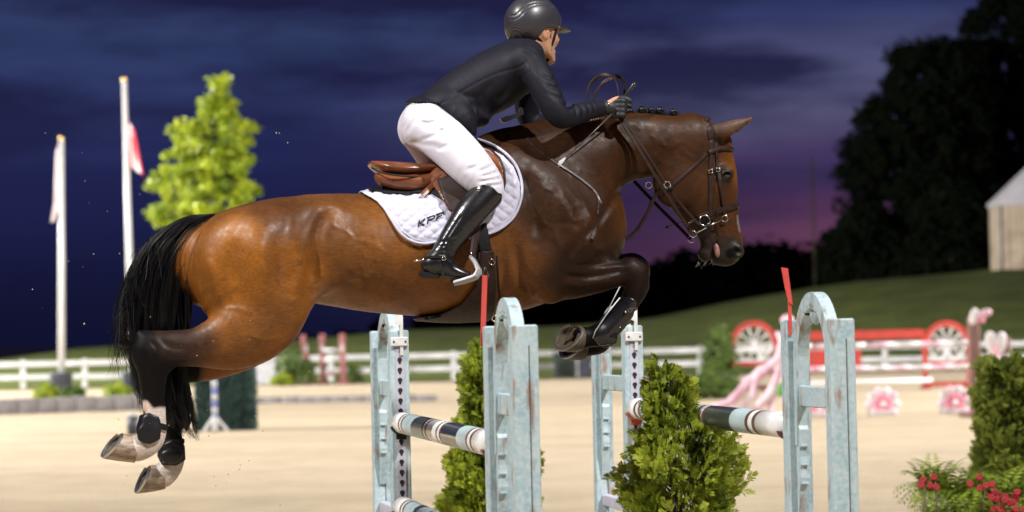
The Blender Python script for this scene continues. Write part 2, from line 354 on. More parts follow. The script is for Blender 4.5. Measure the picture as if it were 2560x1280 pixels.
# ------------------------------------------------------------------ materials
def new_mat(name):
    m = bpy.data.materials.new(name); m.use_nodes = True; nt = m.node_tree; return m, nt, nt.nodes['Principled BSDF']
def mat(name, col, rough=.6, var=.25, scale=8.0, bump=.0, bscale=60.0, metal=0.0, spec=.5, coat=0.0, sheen=0.0, col2=None, mix=(.4, .65), detail=5, attr=False,
        stretch=(1, 1, 1), trans=0.0, dist=.004):
    """procedural: two-tone noise over the base colour, fine relief, optional vertex colour"""
    m, nt, b = new_mat(name); N = nt.nodes; L = nt.links
    tc = N.new('ShaderNodeTexCoord'); mp = N.new('ShaderNodeMapping'); mp.inputs['Scale'].default_value = stretch; L.new(tc.outputs['Object'], mp.inputs[0])
    n = N.new('ShaderNodeTexNoise'); n.inputs['Scale'].default_value = scale; n.inputs['Detail'].default_value = detail; L.new(mp.outputs[0], n.inputs['Vector'])
    mr = N.new('ShaderNodeMapRange'); mr.inputs['From Min'].default_value = mix[0]; mr.inputs['From Max'].default_value = mix[1]; L.new(n.outputs['Fac'], mr.inputs['Value'])
    mx = N.new('ShaderNodeMix'); mx.data_type = 'RGBA'; L.new(mr.outputs[0], mx.inputs['Factor'])
    if attr:
        a = N.new('ShaderNodeAttribute'); a.attribute_name = 'Col'; mm = N.new('ShaderNodeMix'); mm.data_type = 'RGBA'; mm.blend_type = 'MULTIPLY'; mm.inputs['Factor'].default_value = 1
        L.new(a.outputs['Color'], mx.inputs['A']); L.new(a.outputs['Color'], mm.inputs['A']); mm.inputs['B'].default_value = (1 - var, 1 - var, 1 - var, 1); L.new(mm.outputs['Result'], mx.inputs['B'])
    else:
        mx.inputs['A'].default_value = (*col, 1); c2 = col2 or tuple(c * (1 - var) for c in col); mx.inputs['B'].default_value = (*c2, 1)
    L.new(mx.outputs['Result'], b.inputs['Base Color']); b.inputs['Metallic'].default_value = metal; b.inputs['Specular IOR Level'].default_value = spec
    r2 = N.new('ShaderNodeMapRange'); r2.inputs['To Min'].default_value = rough * .9; r2.inputs['To Max'].default_value = min(1, rough * 1.12); L.new(n.outputs['Fac'], r2.inputs['Value']); L.new(r2.outputs[0], b.inputs['Roughness'])
    if coat: b.inputs['Coat Weight'].default_value = coat; b.inputs['Coat Roughness'].default_value = .12
    if sheen: b.inputs['Sheen Weight'].default_value = sheen; b.inputs['Sheen Roughness'].default_value = .4
    if trans: b.inputs['Transmission Weight'].default_value = trans
    if bump:
        n2 = N.new('ShaderNodeTexNoise'); n2.inputs['Scale'].default_value = bscale; n2.inputs['Detail'].default_value = 4; L.new(mp.outputs[0], n2.inputs['Vector'])
        bp = N.new('ShaderNodeBump'); bp.inputs['Strength'].default_value = bump; bp.inputs['Distance'].default_value = dist; L.new(n2.outputs['Fac'], bp.inputs['Height']); L.new(bp.outputs[0], b.inputs['Normal'])
    return m
def leaf_mat(name, c1, c2, rough=.5, spec=.35):
    m, nt, b = new_mat(name); N = nt.nodes; L = nt.links
    a = N.new('ShaderNodeAttribute'); a.attribute_name = 'Col'; sp = N.new('ShaderNodeSeparateColor'); L.new(a.outputs['Color'], sp.inputs[0])
    mx = N.new('ShaderNodeMix'); mx.data_type = 'RGBA'; L.new(sp.outputs[0], mx.inputs['Factor']); mx.inputs['A'].default_value = (*c1, 1); mx.inputs['B'].default_value = (*c2, 1)
    L.new(mx.outputs['Result'], b.inputs['Base Color']); b.inputs['Roughness'].default_value = rough; b.inputs['Specular IOR Level'].default_value = spec
    tr = N.new('ShaderNodeBsdfTranslucent'); L.new(mx.outputs['Result'], tr.inputs['Color']); ms = N.new('ShaderNodeMixShader'); ms.inputs[0].default_value = .3
    o = N['Material Output']; L.new(b.outputs[0], ms.inputs[1]); L.new(tr.outputs[0], ms.inputs[2]); L.new(ms.outputs[0], o.inputs[0]); return m

# floodlight masts: lamps on poles out of frame, the last added for the hill
def build_floods():
    steel = mat('galvanised steel', (.35, .36, .37), .45, metal=.8); glass = mat('lamp glass', (.8, .8, .8), .2)
    where = ['behind the camera on the right', 'behind the camera on the left', 'at the left edge of the arena', 'at the right edge of the arena', 'added beyond the left end of the fence to light the hill']
    for (p, a, kw, cone), wh in zip(FLOODS, where):
        r = empty('floodlight_mast', (p[0], p[1], 0)); tag(r, 'tall steel floodlight mast ' + wh, 'floodlight', 'arena floodlight masts')
        MB().tube([(0, 0, 0), (0, 0, p[2] - .6)], [.16, .08], 10).build('pole', steel, r)
        d = (Vector(a) - Vector(p)).normalized(); side = d.cross(Vector((0, 0, 1))).normalized()
        MB().tube([Vector((0, 0, p[2] - .75)) - side * 1.3, Vector((0, 0, p[2] - .75)) + side * 1.3], .05, 8).build('crossbar', steel, r)
        rot = d.to_track_quat('-Z', 'Y').to_matrix()
        for k in (-1, 0, 1): MB().box(Vector((0, 0, p[2] - .3)) + side * k - d * .35, (.7, .5, .25), M=rot, bev=.03).build('lamp_head', steel, r)
        ld = bpy.data.lights.new('floodlight', 'SPOT'); ld.energy = kw * 1000; ld.spot_size = R(cone); ld.spot_blend = .5; ld.shadow_soft_size = .45; ld.color = (1.0, .965, .93)
        lo = bpy.data.objects.new('floodlight', ld); COL.objects.link(lo); lo.parent = r; lo.location = (0, 0, p[2]); lo.rotation_euler = d.to_track_quat('-Z', 'Y').to_euler()
build_floods()
# ================================================================== the setting
def D_(px, py, D): return at(px, py, D - 11.0)
def sc(D): return FPX / D                                  # photo pixels per metre at that depth
def sand_mat():
    m, nt, b = new_mat('arena sand'); N = nt.nodes; L = nt.links; tc = N.new('ShaderNodeTexCoord')
    def noise(scale, det, st=(1, 1, 1)):
        mp = N.new('ShaderNodeMapping'); mp.inputs['Scale'].default_value = st; L.new(tc.outputs['Object'], mp.inputs[0]); n = N.new('ShaderNodeTexNoise'); n.inputs['Scale'].default_value = scale; n.inputs['Detail'].default_value = det; L.new(mp.outputs[0], n.inputs['Vector']); return n
    a, c, d = noise(.5, 6, (.25, 1, 1)), noise(4.0, 9, (.4, 1, 1)), noise(14, 6)
    r = N.new('ShaderNodeValToRGB'); e = r.color_ramp.elements; e[0].position = .3; e[0].color = (.35, .28, .19, 1); e[1].position = .7; e[1].color = (.56, .46, .32, 1)
    mx = N.new('ShaderNodeMath'); mx.operation = 'MULTIPLY_ADD'; L.new(c.outputs['Fac'], mx.inputs[0]); mx.inputs[1].default_value = .55; ad = N.new('ShaderNodeMath'); ad.operation = 'MULTIPLY'; L.new(a.outputs['Fac'], ad.inputs[0]); ad.inputs[1].default_value = .45; L.new(ad.outputs[0], mx.inputs[2])
    L.new(mx.outputs[0], r.inputs[0]); L.new(r.outputs[0], b.inputs['Base Color']); b.inputs['Roughness'].default_value = .95; b.inputs['Specular IOR Level'].default_value = .15
    bp = N.new('ShaderNodeBump'); bp.inputs['Strength'].default_value = .9; bp.inputs['Distance'].default_value = .06; ms = N.new('ShaderNodeMath'); ms.operation = 'ADD'; L.new(c.outputs['Fac'], ms.inputs[0]); L.new(d.outputs['Fac'], ms.inputs[1]); L.new(ms.outputs[0], bp.inputs['Height']); L.new(bp.outputs[0], b.inputs['Normal']); return m
def grid_sheet(name, xs, ys, zf, m):
    X, Y = np.meshgrid(xs, ys, indexing='ij'); Z = zf(X, Y); V = np.stack([X, Y, Z], -1).reshape(-1, 3); n, k = len(xs), len(ys); i = np.arange(n * k).reshape(n, k)
    Q = np.stack([i[:-1, :-1], i[1:, :-1], i[1:, 1:], i[:-1, 1:]], -1).reshape(-1, 4); return raw_mesh(name, V, Q, m)
rg = np.random.default_rng(2)
ph = rg.uniform(0, 6.28, (12, 3)); fr = rg.normal(0, 1, (12, 2))
def lump(X, Y, sc_=1.0): return sum(np.sin(fr[i, 0] * X * sc_ + fr[i, 1] * Y * sc_ + ph[i, 0]) for i in range(12)) / 12
YF = D_(1280, 948, 102).y                                  # line of the white fence
tag(grid_sheet('ground', np.concatenate([[-1500, -400], np.linspace(-40, 40, 160), [400, 1500]]), np.concatenate([[-80], np.linspace(-20, YF + 12, 260), [400, 3000]]), lambda X, Y: .012 * lump(X, Y, 2.2) * (np.abs(X) < 40), sand_mat()), kind='structure')
CONT = [(0, 903), (100, 890), (200, 872), (330, 864), (500, 862), (760, 850), (900, 836), (1000, 827), (1380, 818), (1640, 800), (1760, 775), (1900, 745), (2100, 710), (2300, 692), (2480, 674), (2560, 668)]
YR = 150.0
hx = [at(x, y, YR).x for x, y in CONT]; hz = [at(x, y, YR).z for x, y in CONT]
def hill_z(X, Y):
    r = np.interp(X, [-200] + hx + [200], [hz[0] - 1.0] + hz + [hz[-1] + 3]); t = np.clip((Y - YF - 1) / (YR - YF - 1), 0, 1); s = t * t * (3 - 2 * t) * .55 + t * .45
    return .03 + r * s + .10 * lump(X, Y, .5) * t - np.clip(Y - YR - 30, 0, None) * .008
GRASS = mat('mown grass', (.095, .118, .024), .85, var=.4, scale=.35, bump=.9, bscale=3, detail=8, dist=.15, spec=.2)
tag(grid_sheet('hillside', np.linspace(-260, 260, 180), np.concatenate([np.linspace(YF - 2.5, YR + 40, 90), [260, 420]]), lambda X, Y: hill_z(X, Y), GRASS), kind='structure')
# ------------------------------------------------------------------ leaves
def leaf_mesh(name, P, Nn, size, asp, col, m, parent=None, rng=rg):
    """many leaf faces: positions, outward hints, size, colour factor"""
    n = len(P); a = np.cross(Nn, rng.normal(size=(n, 3))); a /= np.linalg.norm(a, axis=1)[:, None] + 1e-9; b = np.cross(Nn, a); b /= np.linalg.norm(b, axis=1)[:, None] + 1e-9
    s = np.asarray(size)[:, None] if np.ndim(size) else size; c = np.cross(a, b)
    Q = np.stack([P - a * s, P + b * s * asp + c * s * .15, P + a * s, P - b * s * asp + c * s * .15], 1).reshape(-1, 3)
    raw = raw_mesh(name, Q, np.arange(4 * n).reshape(n, 4), m, parent, cols=np.repeat(np.asarray(col), 4)[:, None].repeat(3, 1), smooth=False); return raw
def clumped(centers, rad, per, rng, flat=1.0):
    C = np.repeat(centers, per, 0); d = rng.normal(size=C.shape); d /= np.linalg.norm(d, axis=1)[:, None]; r = np.repeat(np.asarray(rad) * np.ones(len(centers)), per)[:, None] * rng.random((len(C), 1)) ** .45
    d[:, 2] *= flat; return C + d * r, d
BARK = mat('bark', (.09, .065, .045), .9, var=.5, scale=9, bump=.8, bscale=12, stretch=(1, 1, .3), dist=.02)
LIME = leaf_mat('lit spring leaves', (.10, .16, .005), (.37, .43, .018)); DARKLEAF = leaf_mat('unlit oak leaves', (.005, .008, .004), (.008, .011, .006), .95, .01); SHRUB = leaf_mat('shrub leaves', (.035, .065, .012), (.12, .18, .03))  # oak and woods leaves near black: missing floodlight put into the colour
def broadleaf(name, label, base, prof, D, leaf=.11, nclump=230, per=34, m=LIME, seed=1, group=None, crad=.28, tr=.10):
    """prof: outline (photo y, left x, right x) of the crown at depth D"""
    rng = np.random.default_rng(seed); r = empty(name, base); tag(r, label, 'tree', group); b = Vector(base); s = sc(D)
    ys = [p[0] for p in prof]; zs = [D_((p[1] + p[2]) / 2, p[0], D).z - b.z for p in prof]; xc = [D_((p[1] + p[2]) / 2, p[0], D).x - b.x for p in prof]; hw = [(p[2] - p[1]) / 2 / s for p in prof]
    zmin, zmax = min(zs), max(zs); C = []
    o = np.argsort(zs); zs_, xc_, hw_ = np.array(zs)[o], np.array(xc)[o], np.array(hw)[o]
    while len(C) < nclump:
        z = rng.uniform(zmin, zmax); w = np.interp(z, zs_, hw_)
        if rng.random() > w / max(hw_): continue
        a = rng.uniform(0, 6.283); q = rng.random() ** .42 * w * rng.uniform(.86, 1.08); C.append((np.interp(z, zs_, xc_) + math.cos(a) * q, math.sin(a) * q * .9, z + rng.normal(0, .1)))
    C = np.array(C); P, d = clumped(C, crad * rng.uniform(.7, 1.3, len(C)), per, rng, .75); tone = np.clip(np.repeat(rng.normal(.5, .22, len(C)), per) + rng.normal(0, .18, len(P)), 0, 1)
    leaf_mesh('crown', P, d + rng.normal(0, .7, d.shape), leaf * rng.uniform(.7, 1.25, len(P)), .62, tone, m, r, rng)
    t = MB(); h = zmax * .86; t.tube([(0, 0, 0), (.02, 0, h * .3), (np.interp(h * .6, zs_, xc_) * .6, 0, h * .6), (np.interp(h, zs_, xc_), 0, h)], [tr, tr * .8, tr * .5, tr * .12], 9)
    t.build('trunk', BARK, r)
    for c in C[::max(1, len(C) // 22)]:
        zb = max(.25 * zmax, c[2] - .45 * math.hypot(c[0], c[1]) - .5); x0 = np.interp(zb, [0, h * .6, h], [0, np.interp(h * .6, zs_, xc_) * .6, np.interp(h, zs_, xc_)])
        MB().tube([(x0, 0, zb), (x0 + (c[0] - x0) * .55, c[1] * .5, zb + (c[2] - zb) * .45), tuple(c)], [tr * .32, tr * .2, tr * .06], 5).build('limb', BARK, r)
    return r
g = gnd(540, 985); base = (D_(535, 900, 86).x, 75.0, 0.0)
broadleaf('maple_tree', 'young lime green tree lit by floodlights behind the horse rump', base, [(196, 530, 556), (235, 512, 590), (290, 470, 590), (330, 425, 640), (365, 438, 636), (400, 378, 640), (450, 384, 622), (480, 378, 672), (540, 376, 660), (590, 395, 650), (640, 420, 630)], 86, leaf=.080, nclump=330, per=62, seed=4)
# dark trees on the rise to the right
def dark_tree(px, D, prof, lab, seed, n=330):
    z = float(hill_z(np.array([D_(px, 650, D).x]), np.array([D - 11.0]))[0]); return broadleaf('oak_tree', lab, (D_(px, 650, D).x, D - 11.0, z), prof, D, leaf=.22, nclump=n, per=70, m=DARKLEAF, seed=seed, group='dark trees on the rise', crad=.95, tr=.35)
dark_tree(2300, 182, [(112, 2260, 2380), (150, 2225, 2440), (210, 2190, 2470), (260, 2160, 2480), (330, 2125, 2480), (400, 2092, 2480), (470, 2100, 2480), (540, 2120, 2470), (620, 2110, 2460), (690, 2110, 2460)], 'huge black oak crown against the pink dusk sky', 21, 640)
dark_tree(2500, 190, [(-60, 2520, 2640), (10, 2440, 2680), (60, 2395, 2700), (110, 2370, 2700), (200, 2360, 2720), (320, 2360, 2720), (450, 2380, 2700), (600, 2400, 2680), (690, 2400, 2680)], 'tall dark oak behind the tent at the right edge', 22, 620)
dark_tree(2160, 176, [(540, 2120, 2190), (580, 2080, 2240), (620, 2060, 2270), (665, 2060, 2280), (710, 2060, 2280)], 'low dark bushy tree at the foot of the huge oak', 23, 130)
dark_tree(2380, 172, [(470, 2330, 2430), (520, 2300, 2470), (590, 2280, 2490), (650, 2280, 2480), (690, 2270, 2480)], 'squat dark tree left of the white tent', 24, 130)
# far woods: one mass along the skyline
def far_woods():
    rng = np.random.default_rng(9); top = [(-300, 900), (0, 890), (300, 862), (700, 850), (1000, 800), (1300, 735), (1500, 680), (1700, 625), (1850, 596), (1900, 580), (1950, 600), (2040, 612), (2100, 590), (2300, 575), (2900, 590), (3900, 640)]
    C = []; rad = []
    for px in np.linspace(-300, 3900, 200):
        D = rng.uniform(330, 420); y = np.interp(px, [t[0] for t in top], [t[1] for t in top]) + rng.normal(6, 9); q = D_(px, y, D); r_ = rng.uniform(2.2, 4.2)
        for zz in np.arange(q.z - r_, -2, -r_ * 1.2): C.append((q.x + rng.normal(0, 1), q.y + rng.normal(0, 3), zz)); rad.append(r_ * rng.uniform(.85, 1.15))
    fx = [D_(t[0], t[1], 440).x for t in top]; fz = [D_(t[0], t[1] + 16, 440).z for t in top]
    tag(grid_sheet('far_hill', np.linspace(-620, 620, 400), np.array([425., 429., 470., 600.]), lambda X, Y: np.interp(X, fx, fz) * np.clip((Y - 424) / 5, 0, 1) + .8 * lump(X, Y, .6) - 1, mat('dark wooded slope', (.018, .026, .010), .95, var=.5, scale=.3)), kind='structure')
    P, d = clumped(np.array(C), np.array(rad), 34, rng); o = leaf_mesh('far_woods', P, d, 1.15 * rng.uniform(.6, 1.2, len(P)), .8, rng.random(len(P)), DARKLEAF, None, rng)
    tag(o, 'dark band of distant woods along the skyline', 'woods', kind='stuff')
far_woods()
# ------------------------------------------------------------------ thuja
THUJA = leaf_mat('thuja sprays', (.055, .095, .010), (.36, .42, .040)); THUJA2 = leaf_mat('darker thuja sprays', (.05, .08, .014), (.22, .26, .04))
def thuja(name, label, base, prof, n=2600, m=THUJA, seed=1, group='thuja shrubs dressing the jump', size=.085, lean=None):
    prof = [(z, max(.012, (r - size * .45) * .9), x) for z, r, x in prof]; n = int(n * 2.1); size *= .74
    """prof: (height, radius, x offset) outline; flat scaly sprays over the whole cone"""
    rng = np.random.default_rng(seed); r = empty(name, base); tag(r, label, 'shrub', group)
    hz_, hr, hxo = [np.array(q) for q in zip(*prof)]; zz = np.linspace(hz_[0], hz_[-1], 400); w = np.interp(zz, hz_, hr); cdf = np.cumsum(w); cdf /= cdf[-1]
    z = np.interp(rng.random(n), cdf, zz); a = rng.uniform(0, 2 * math.pi, n); lum = 1 + .17 * np.sin(a * 3 + z * 9 + seed) + .15 * np.sin(a * 5 - z * 17 + 1) + .13 * np.sin(z * 31 + a * 2) + .09 * np.sin(a * 11 + z * 47)
    q = np.interp(z, hz_, hr) * lum * (1 - .5 * rng.random(n) ** 2.2)
    P = np.stack([np.interp(z, hz_, hxo) + np.cos(a) * q, np.sin(a) * q, z], 1); out = np.stack([np.cos(a), np.sin(a), np.zeros(n)], 1)
    dr = out * rng.uniform(.45, 1.1, (n, 1)) + np.array([0, 0, 1.]) * rng.uniform(.05, 1.0, (n, 1)) + rng.normal(0, .36, (n, 3)); dr /= np.linalg.norm(dr, axis=1)[:, None]
    nn = np.cross(dr, np.array([0, 0, 1.])) + rng.normal(0, .45, (n, 3)); nn -= dr * (nn * dr).sum(1)[:, None]; nn /= np.linalg.norm(nn, axis=1)[:, None]; sd = np.cross(dr, nn)
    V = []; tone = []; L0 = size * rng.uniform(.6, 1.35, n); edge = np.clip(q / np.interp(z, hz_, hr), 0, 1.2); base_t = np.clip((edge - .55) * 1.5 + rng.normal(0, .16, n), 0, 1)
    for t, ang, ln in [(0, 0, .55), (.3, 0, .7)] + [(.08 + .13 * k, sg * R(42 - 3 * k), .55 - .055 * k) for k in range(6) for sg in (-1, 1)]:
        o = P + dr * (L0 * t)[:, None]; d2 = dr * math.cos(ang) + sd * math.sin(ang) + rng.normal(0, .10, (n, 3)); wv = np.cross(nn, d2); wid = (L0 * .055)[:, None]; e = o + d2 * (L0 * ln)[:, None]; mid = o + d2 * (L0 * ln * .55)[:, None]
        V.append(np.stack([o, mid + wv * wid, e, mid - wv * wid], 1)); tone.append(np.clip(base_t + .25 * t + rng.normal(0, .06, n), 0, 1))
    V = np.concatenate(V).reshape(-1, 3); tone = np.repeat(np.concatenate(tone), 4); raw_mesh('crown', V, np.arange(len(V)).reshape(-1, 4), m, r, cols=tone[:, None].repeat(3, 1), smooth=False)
    MB().tube([(0, 0, 0), (hxo[len(hxo) // 2] * .8, 0, hz_[-1] * .55), (hxo[-1], 0, hz_[-1] * .94)], [.03, .02, .005], 8).build('trunk', BARK, r)
    for k in range(46):
        zb = rng.uniform(.1, .85) * hz_[-1]; rr = np.interp(zb, hz_, hr) * .75; an = rng.uniform(0, 6.28); x0 = np.interp(zb, hz_, hxo)
        MB().tube([(x0, 0, max(.02, zb - rr * .5)), (x0 + math.cos(an) * rr * .6, math.sin(an) * rr * .6, zb), (x0 + math.cos(an) * rr, math.sin(an) * rr, zb + rr * .35)], [.008, .005, .002], 4).build('limb', BARK, r)
    return r
def thuja_prof(base, D, rows):
    out = []
    for y, x0, x1 in rows: a, b = D_(x0, y, D), D_(x1, y, D); out.append((a.z / 2 + b.z / 2, (b.x - a.x) / 2, (a.x + b.x) / 2 - base[0]))
    out.sort(); lo_ = out[0]; return [(.03, lo_[1] * .8, lo_[2] * .3), (lo_[0] * .5, lo_[1] * 1.05, lo_[2])] + out
# ------------------------------------------------------------------ white board fence
WHITE = mat('white board paint', (.42, .41, .40), .6, var=.2, scale=1.3, bump=.2, bscale=20)
def fence():
    r = empty('board_fence', (0, YF, 0)); tag(r, 'white two rail board fence along the far side of the arena', 'fence')
    post = MB().box((0, 0, .58), (.20, .18, 1.16), bev=.012).build('post', WHITE, r); xs = [-22 - 2.45 * 6 + 2.45 * k for k in range(31)]; post.location.x = xs[0]
    rail = MB().box((2.45 / 2, -.11, 0), (2.43, .04, .21), bev=.008).build('rail', WHITE, r); rail.location = (xs[0], 0, 1.0)
    rng = np.random.default_rng(1)
    for i, x in enumerate(xs):
        if i: p = post.copy(); COL.objects.link(p); p.location.x = x; p.rotation_euler.y = rng.normal(0, .008)
        if i == len(xs) - 1: continue
        for z in (1.0, .48):
            if i == 0 and z == 1.0: continue
            q = rail.copy(); COL.objects.link(q); q.location = (x, 0, z + rng.normal(0, .008))
fence()
# ------------------------------------------------------------------ flagpoles in pots
POLE = mat('white painted pole', (.46, .45, .43), .4, var=.12, scale=3); GOLD = mat('gilt ball', (.75, .52, .2), .25, metal=1.0); POT = mat('dark planter', (.028, .032, .045), .5, var=.3)
def flag_cloth(name, r, x0, z1, z0, w, cols, seed, side=1):
    """a limp flag: hanging folds gathered against the pole"""
    rng = np.random.default_rng(seed); n, k = 26, 22; V = np.zeros((n, k, 3)); C = np.zeros((n, k, 3)); p = rng.uniform(0, 6.28, 4)
    for i in range(n):
        s = i / (n - 1)
        for j in range(k):
            t = j / (k - 1); drop = s * (.55 + .25 * math.sin(t * 2)) * (z1 - z0) * .42; spread = w * (.35 + .75 * t) * s
            V[i, j] = (x0 + side * (.05 + spread * .8 + .05 * math.sin(s * 16 + t * 3 + p[0]) * s), .12 * math.sin(s * 13 + t * 2.2 + p[1]) * s + .05 * math.sin(s * 25 + p[2]), z1 - t * (z1 - z0) * .72 - drop * .6)
            C[i, j] = cols(s, t)
    ii = np.arange(n * k).reshape(n, k); Q = np.stack([ii[:-1, :-1], ii[1:, :-1], ii[1:, 1:], ii[:-1, 1:]], -1).reshape(-1, 4)
    m = mat('flag cloth ' + name, (1, 1, 1), .8, attr=True, var=.12, scale=6); o = raw_mesh('flag', V.reshape(-1, 3), Q, m, r, cols=C.reshape(-1, 3)); so = o.modifiers.new('cloth thickness', 'SOLIDIFY'); so.thickness = .006; return o
def flagpole(px, ytop, ybase, D, label, cols, fl, seed, side, top_dx=0):
    b = D_(px, ybase, D); r = empty('flagpole', (b.x, b.y, 0)); tag(r, label, 'flagpole', 'flagpoles left of the tree'); t = D_(px + top_dx, ytop, D); h = t.z; dx = t.x - b.x
    MB().tube([(0, 0, .3), (dx * .5, 0, h * .5), (dx, 0, h)], [.115, .105, .075], 14).build('pole', POLE, r); MB().ball((dx, 0, h + .06), .10, 14, 10).build('finial', GOLD, r)
    pot = MB(); pot.tube([(0, 0, .02), (0, 0, .05), (0, 0, .78), (0, 0, .84), (0, 0, .84), (0, 0, .74)], [.26, .30, .38, .40, .33, .31], 20); pot.build('planter', POT, r)
    z1, z0 = D_(px, fl[0], D).z, D_(px, fl[1], D).z; flag_cloth('', r, dx * .8, z1, z0, fl[2], cols, seed, side)
rw = lambda s, t: (.62, .04, .06) if (s < .3 or s > .74) else ((.72, .10, .12) if abs(s - .52) < .09 and .25 < t < .75 else (.74, .70, .70))
ww = lambda s, t: (.70, .60, .60) if not (.35 < s < .6 and .5 < t < .85) else (.66, .40, .42)
flagpole(154, 350, 985, 83, 'shorter white flagpole with limp white flag in a dark planter', ww, (352, 575, .28), 3, -1, 0)
flagpole(333, 203, 985, 83, 'taller white flagpole with limp red and white flag', rw, (300, 455, .62), 5, 1, -22)
bpy.data.objects['flagpole']['label'] = 'shorter white flagpole with limp white flag in a dark planter'
# ------------------------------------------------------------------ bushes
def bush(label, px, py, D, w, h, seed, m=SHRUB, leaf=.05, n=70, name='bush', group=None, z=0.0):
    rng = np.random.default_rng(seed); p = D_(px, py, D); r = empty(name, (p.x, p.y, z)); tag(r, label, 'bush', group); C = []
    for _ in range(n):
        a = rng.uniform(0, 6.28); t = rng.random() ** .5; C.append((math.cos(a) * t * w / 2, math.sin(a) * t * w / 2 * .7, h * (.12 + .8 * rng.random() * math.sqrt(1 - .8 * t * t))))
    C = np.array(C); P, d = clumped(C, .16 * max(w, h) * rng.uniform(.6, 1.1, n), 34, rng); tone = np.clip(np.repeat(rng.normal(.45, .25, n), 34) + rng.normal(0, .15, len(P)), 0, 1); P[:, 2] = np.maximum(P[:, 2], .02)
    leaf_mesh('crown', P, d, leaf * rng.uniform(.6, 1.3, len(P)), .55, tone, m, r, rng)
    for c in C[::8]: MB().tube([(c[0] * .15, c[1] * .15, 0), (c[0] * .6, c[1] * .6, c[2] * .55), tuple(c)], [.02, .013, .005], 5).build('stem', BARK, r)
    return r
bush('small green bush at the foot of the shorter flagpole', 118, 1000, 80, .75, .55, 31, LIME, group='bushes by the flagpoles'); bush('green bush hiding the front of the shorter flagpole planter', 185, 1000, 79.5, .75, .50, 32, group='bushes by the flagpoles')
bush('pale green bush at the foot of the taller flagpole', 298, 985, 82, .9, .5, 33, LIME, group='bushes by the flagpoles'); bush('round dark green bush left of the red striped wings', 735, 960, 98, 1.5, 1.6, 34, leaf=.07); bush('low lime bush in front of the round dark green bush', 706, 965, 97, .8, .5, 35, LIME)
bush('low green bush right of the red striped wings', 880, 955, 99, 1.0, .8, 36); bush('tall green shrub left of the red wheel frame', 1800, 990, 71, .9, 2.0, 37, leaf=.06, n=110); bush('broad yellow green shrub beside the white driftwood', 1775, 1000, 66, 1.6, .8, 38, SHRUB, n=80)
# ------------------------------------------------------------------ stone kerbs
def kerb(label, a, b, h, seed):
    rng = np.random.default_rng(seed); A, B = gnd(*a), gnd(*b); L_ = (B - A).length; n = int(L_ / .52); r = empty('stone_kerb', A, math.atan2(B.y - A.y, B.x - A.x)); tag(r, label, 'kerb', 'stone kerbs in the arena'); m = mat('kerb stone', (.19, .175, .175), .9, var=.35, scale=3, bump=.7, bscale=14, dist=.02)
    proto = [MB().box((0, 0, h / 2), (.50, .32 + .05 * k, h * (.94 + .06 * k)), bev=.02) for k in range(3)]; me = []
    for i in range(n):
        if i < 3: o = proto[i].build('stone', m, r, off=(0, 0, 0)); me.append(o)
        else: o = me[i % 3].copy(); COL.objects.link(o)
        o.location = (.52 * i + .26, rng.normal(0, .012), 0); o.rotation_euler = (0, 0, rng.normal(0, .02))
kerb('low stone kerb under the flagpoles on the left', (-60, 1040), (395, 1024), .40, 1); kerb('thin stone kerb line across the sand under the belly of the horse', (625, 1008), (1130, 1003), .17, 2)
o = MB().box((0, 0, .05), (4.0, .5, .10), bev=.02); p = gnd(860, 1000); o.build('grass_strip', GRASS).location = (p.x, p.y + .6, 0); tag(bpy.data.objects['grass_strip'], kind='structure')
